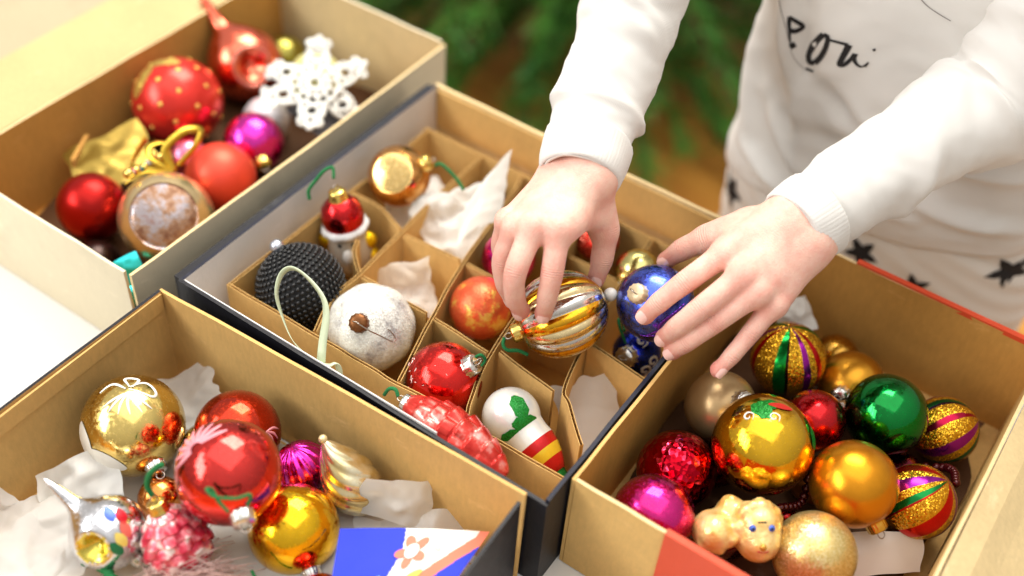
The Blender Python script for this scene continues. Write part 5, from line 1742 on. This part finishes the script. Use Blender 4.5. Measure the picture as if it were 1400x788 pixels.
# torso tube
folds_t = [  # (x0, z0) -> (x1, z1), width, amplitude on the front of the sweater
    (0.250, 0.27, 0.325, 0.085, 0.010, 0.016), (0.262, 0.14, 0.360, 0.060, 0.009, 0.014), (0.300, 0.185, 0.360, 0.150, 0.008, -0.012), (0.345, 0.165, 0.500, 0.150, 0.009, 0.014),
    (0.30, 0.135, 0.44, 0.118, 0.010, -0.012), (0.245, 0.085, 0.33, 0.050, 0.008, 0.011), (0.40, 0.105, 0.51, 0.080, 0.009, 0.012), (0.228, 0.22, 0.255, 0.07, 0.010, 0.012), (0.42, 0.21, 0.47, 0.30, 0.010, 0.012),
    (0.33, 0.10, 0.43, 0.075, 0.008, 0.010), (0.285, 0.24, 0.295, 0.13, 0.008, -0.010)]


def seg_d(x, z, a):
    x0, z0, x1, z1 = a[:4]
    dx, dz = x1 - x0, z1 - z0
    t_ = max(0, min(1, ((x - x0) * dx + (z - z0) * dz) / (dx * dx + dz * dz)))
    return math.hypot(x - x0 - t_ * dx, z - z0 - t_ * dz), t_


ns, nt = 130, 200
TV = []
for i in range(ns):
    s = i / (ns - 1)
    z = 0.043 + 0.462 * s
    hw = 0.158 - 0.010 * math.sin(min(1, s * 2.2) * math.pi) + (0.0 if s < 0.75 else -0.05 * (s - 0.75) * 4 * (s - 0.75))
    hd = 0.100 + 0.012 * math.sin(s * 2.6)
    cy = 0.535 - 0.012 * s
    cx = 0.372 + 0.012 * s
    if s > 0.82:
        k = (s - 0.82) / 0.18
        hw *= 1 - 0.35 * k * k; hd *= 1 - 0.35 * k * k
    hem = max(0, 1 - s / 0.04)
    for j in range(nt):
        th = 2 * math.pi * j / nt
        c, sn = math.cos(th), math.sin(th)
        e_ = 0.80
        x = cx + hw * (abs(c) ** e_) * (1 if c > 0 else -1)
        y = cy + hd * (abs(sn) ** e_) * (1 if sn > 0 else -1)
        dsp = 0.0
        if sn < 0.35:
            for a in folds_t:
                dd, t_ = seg_d(x, z, a)
                dsp += a[5] * math.exp(-(dd / a[4]) ** 2) * math.sin(math.pi * min(1, max(0.08, t_)))
        dsp += 0.005 * noise.noise((x * 9 + z * 4, z * 7 - x * 5, 3)) + 0.002 * noise.noise((x * 30, z * 18, 7)) + 0.0022 * (0.4 - abs(noise.noise((x * 26 + z * 14, z * 40 - x * 12, 11))))
        dsp += -0.006 * hem * math.cos(1) + 0.004 * (1 - min(1, s / 0.1)) * noise.noise((th * 3, 0, 9))
        zz = z + 0.010 * math.sin(th * 1.0 + 2.2) * (1 - min(1, s * 3)) + (0.016 * (1 - min(1, s * 4)) * c)
        TV.append((x + c * dsp, y + sn * dsp, zz))
TF = grid_faces(ns, nt)
V, F = join((LS, LSF), (RS_, RSF), (TV, TF))
sweater = obj('sweater', V, F, CLOTH, person)
md = sweater.modifiers.new('thickness', 'SOLIDIFY'); md.thickness = 0.0022; md.offset = -1
bvh = BVHTree.FromPolygons([Vector(p) for p in TV], TF)


def cuff(geom, r0, r1, length, nrm_seed):
    Pf, T, N, B, tot = geom
    V = []
    ns, nt = 26, 160
    for i in range(ns):
        s = i / (ns - 1)
        d = length * s / tot * 399
        k = min(int(d), 398); fr = d - k
        base = Pf[k].lerp(Pf[k + 1], fr)
        rr = r0 + (r1 - r0) * s + (0.0012 * math.sin(math.pi * s))
        if s < 0.06: rr -= 0.0012 * (1 - s / 0.06)
        if s > 0.95: rr -= 0.0016 * (s - 0.95) / 0.05
        for j in range(nt):
            th = 2 * math.pi * j / nt
            V.append(base + (N[k] * math.cos(th) + B[k] * math.sin(th)) * (rr + 0.00035 * math.cos(64 * th) + 0.0012 * noise.noise((math.cos(th) * 1.5, math.sin(th) * 1.5 + nrm_seed, s * 2))))
    F = grid_faces(ns, nt)
    o = obj('cuff', V, F, CLOTH, sweater)
    m_ = o.modifiers.new('thickness', 'SOLIDIFY'); m_.thickness = 0.002; m_.offset = -1
    return o


cuff(Lg, 0.0292, 0.0330, 0.050, 2)
cuff(Rg, 0.0284, 0.0318, 0.046, 5)


def drape(p, d=(-0.34, 0.78, -0.52)):
    d = Vector(d).normalized()
    hit = bvh.ray_cast(Vector(p) - d * 0.3, d)
    return (hit[0], hit[1]) if hit[0] is not None else (None, None)


# lettering: strokes laid on the cloth (x along the chest, y up it, metres from the first letter)
def chest(px, py):
    """print coordinates (finger-widths of the drawn word) to a point just in front of the chest"""
    return Vector((0.2665, 0.430, 0.243)) + DOWN * 0.0150 + RIGHT * 0.0020 + RIGHT * (px * 0.00010714) + DOWN * (py * 0.00010714)


def stroke(pts, w0, w1=None):
    n = 36
    P = catmull([(x, y, 0) for x, y in pts], n)
    V = []; ok = True
    for i, p in enumerate(P):
        tt = (P[min(i + 1, n - 1)] - P[max(i - 1, 0)]).normalized()
        nn = Vector((-tt.y, tt.x, 0))
        s = i / (n - 1)
        w = 1.6 * (w0 + ((w1 if w1 is not None else w0) - w0) * s)
        for k in (-1, 1):
            q = p + nn * w * k
            h, nr_ = drape(chest(q.x, q.y))
            if h is None: return
            if nr_.dot(-FWD) < 0: nr_ = -nr_
            V.append(h + nr_ * 0.0006)
    obj('lettering', V, [(2 * i, 2 * i + 2, 2 * i + 3, 2 * i + 1) for i in range(n - 1)], INK, sweater)


stroke([(0, 0), (40, 25), (104, 66), (75, 95), (42, 106), (8, 100)], 9, 12)
stroke([(4, -4), (0, 50), (6, 105), (10, 160), (18, 205)], 11, 4)
stroke([(22, 200), (34, 215), (48, 235)], 15, 15)
stroke([(240, 125), (268, 150), (262, 220), (235, 300), (200, 350)], 8, 14)
stroke([(240, 125), (205, 170), (172, 240), (158, 300), (172, 345), (200, 352)], 14, 10)
stroke([(275, 165), (330, 180), (405, 200)], 5, 7)
stroke([(412, 200), (392, 260), (372, 320), (366, 350), (395, 352), (430, 315), (455, 265)], 15, 8)
stroke([(462, 265), (455, 300), (470, 335), (500, 360), (530, 358)], 11, 3)
stroke([(530, 358), (545, 340), (552, 325)], 7, 3)
stroke([(575, 225), (582, 242)], 7, 5)
stroke([(145, 395), (200, 418)], 6, 6)
INK_G = m_plain('grey_print', srgb(150, 144, 140), 0.8)
INK, INK_K = INK_G, INK
stroke([(-75, -130), (-62, -60), (-40, 20), (-15, 110), (5, 180)], 2.5, 2)
stroke([(20, 250), (50, 310), (90, 360), (135, 400)], 1.5, 2)
stroke([(820, -130), (870, -80), (940, -30), (1020, 20)], 2, 2)
INK = INK_K

# --- trousers with printed stars
def trouser_point(x, z):
    return None


ns, nt = 90, 140
PV = []
for i in range(ns):
    s = i / (ns - 1)
    z = 0.075 - 0.20 * s
    hw = 0.150 + 0.006 * math.sin(s * 3); hd = 0.094 + 0.004 * math.sin(s * 3)
    for j in range(nt):
        th = 2 * math.pi * j / nt
        c, sn = math.cos(th), math.sin(th)
        x = 0.378 + hw * (abs(c) ** 0.85) * (1 if c > 0 else -1)
        y = 0.537 + hd * (abs(sn) ** 0.85) * (1 if sn > 0 else -1)
        dsp = 0.004 * noise.noise((x * 14, z * 9, 1)) + 0.0025 * noise.noise((x * 30 + z * 60, z * 10, 4)) - 0.004 * math.exp(-((x - 0.378) / 0.02) ** 2) * s
        PV.append((x + c * dsp, y + sn * dsp, z))
PF = grid_faces(ns, nt)
parts = [(PV, PF)]
for sx in (-0.072, 0.072):
    LVv = []
    for i in range(60):
        s = i / 59
        z = -0.10 - 0.60 * s
        rr = 0.078 - 0.022 * s
        for j in range(60):
            th = 2 * math.pi * j / 60
            dsp = 0.004 * noise.noise((math.cos(th) * 2 + sx * 30, math.sin(th) * 2, z * 14))
            LVv.append((0.378 + sx + (rr + dsp) * math.cos(th), 0.540 + 0.02 * s + (rr + dsp) * 1.05 * math.sin(th), z))
    parts.append((LVv, grid_faces(60, 60)))
V, F = join(*parts)
trousers = obj('trousers', V, F, CLOTH_P, person)
pbvh = BVHTree.FromPolygons([Vector(p) for p in PV], PF)


def star(cx, cz, rad, rot):
    d = Vector((-0.34, 0.78, -0.52)).normalized()
    ux = Vector((1, 0, 0)); uz = Vector((0, 0, 1))
    out = []
    for i in range(20):
        a = rot + 2 * math.pi * i / 20
        k = i % 4
        rr = rad if k == 0 else rad * 0.42 if k == 2 else rad * 0.64
        out.append((cx + rr * math.sin(a), cz + rr * math.cos(a)))
    V = []
    pts = [(cx, cz)] + [(cx + (x - cx) * 0.5, cz + (z_ - cz) * 0.5) for x, z_ in out] + out
    for x, z_ in pts:
        h = pbvh.ray_cast(Vector((x, 0.30, z_)), Vector((0, 1, 0)))
        if h[0] is None: return
        V.append(h[0] + Vector((0, -0.0009, 0)))
    F = [(0, 1 + i, 1 + (i + 1) % 20) for i in range(20)] + [(1 + i, 21 + i, 21 + (i + 1) % 20, 1 + (i + 1) % 20) for i in range(20)]
    obj('star_print', V, F, INK, trousers, smooth=False)


STARS = [(0.2435, -0.004, 0.017, 0.2), (0.486, 0.074, 0.019, 0.15), (0.388, 0.026, 0.017, 0.5), (0.440, 0.010, 0.016, 0.9), (0.506, 0.044, 0.018, 0.6), (0.430, 0.066, 0.0, 0.3), (0.300, -0.03, 0.016, 0.3), (0.34, -0.06, 0.017, 0.7), (0.47, -0.05, 0.016, 0.1)]
STARS = [q for q in STARS if q[2] > 0]
for sx, sz_, rr_, ro in STARS:
    star(sx, sz_, rr_, ro)

# ------------------------------------------------------------------ christmas tree behind, far out of focus
tree = empty('christmas_tree', (-0.60, 1.66, -0.75), 'dark green christmas tree out of focus in the background', 'tree')
vv, ff = lathe([(0.035, 0.0), (0.032, 0.4), (0.022, 1.1), (0.004, 1.7)], 14)
obj('trunk', vv, ff, m_board('bark', srgb(84, 58, 38)), tree)
t = NT('fir_needles')
na = t.noise(5, 3); rp = t.ramp(na.outputs[0], [(0.35, srgb(30, 84, 22)), (0.7, srgb(84, 146, 48))])
t.l(rp.outputs[0], t.b.inputs['Base Color']); t.set(Roughness=0.6)
rt = np.random.default_rng(11)
NVs, NFs = [], []
tw = []
cnt = 0
for b_ in range(150):
    hgt = 0.16 + 1.40 * (b_ / 150) ** 1.15
    an = b_ * 2.39996 + rt.uniform(-0.2, 0.2)
    ln = 1.02 * (1 - hgt / 1.80) * rt.uniform(0.8, 1.08)
    n_ = max(6, int(ln / 0.035))
    for sub in range(3):
        a2 = an + (sub - 1) * 0.28
        l2 = ln * (1.0 if sub == 1 else 0.82)
        ss = rt.uniform(0.12, 1.0, size=int(330 * l2 / 0.8))
        base = np.stack([np.cos(a2) * l2 * ss, np.sin(a2) * l2 * ss, hgt - 0.20 * l2 * ss ** 1.4 + rt.normal(size=len(ss)) * 0.008], 1)
        dr = np.stack([np.cos(a2) + rt.normal(size=len(ss)) * 0.6, np.sin(a2) + rt.normal(size=len(ss)) * 0.6, rt.normal(size=len(ss)) * 0.45 + 0.1], 1)
        dr /= np.linalg.norm(dr, axis=1)[:, None]
        sd = np.cross(dr, rt.normal(size=dr.shape)); sd /= np.linalg.norm(sd, axis=1)[:, None]
        L_ = rt.uniform(0.03, 0.055, size=(len(ss), 1))
        q4 = np.stack([base - sd * 0.0028, base + sd * 0.0028, base + dr * L_ + sd * 0.001, base + dr * L_ - sd * 0.001], 1).reshape(-1, 3)
        NVs.append(q4); NFs.append(np.arange(len(q4)).reshape(-1, 4) + cnt); cnt += len(q4)
    ends = [(math.cos(an) * ln * s, math.sin(an) * ln * s, hgt - 0.20 * ln * s ** 1.4) for s in (0.02, 0.5, 1.0)]
    tw.append(tube(ends, 0.006, 6, 5))
tag(obj('crown', np.concatenate(NVs), np.concatenate(NFs), t.m, tree, smooth=False), kind='stuff')
vv, ff = join(*tw)
tag(obj('branches', vv, ff, MATS['bark'], tree), kind='stuff')
bauble('red bauble out of focus on the tree between sleeve and body', -0.21, 1.46, -0.36, 0.04, m_mirror('tree_red', srgb(170, 50, 30), 0.2), Vector((0, 0, 1)), GOLD_CAP, size=1.3)
bauble('dark blue bauble out of focus on the tree near the sleeve', -0.29, 1.52, -0.28, 0.035, m_mirror('tree_blue', srgb(40, 60, 120), 0.2), Vector((0, 0, 1)), GOLD_CAP, size=1.3)
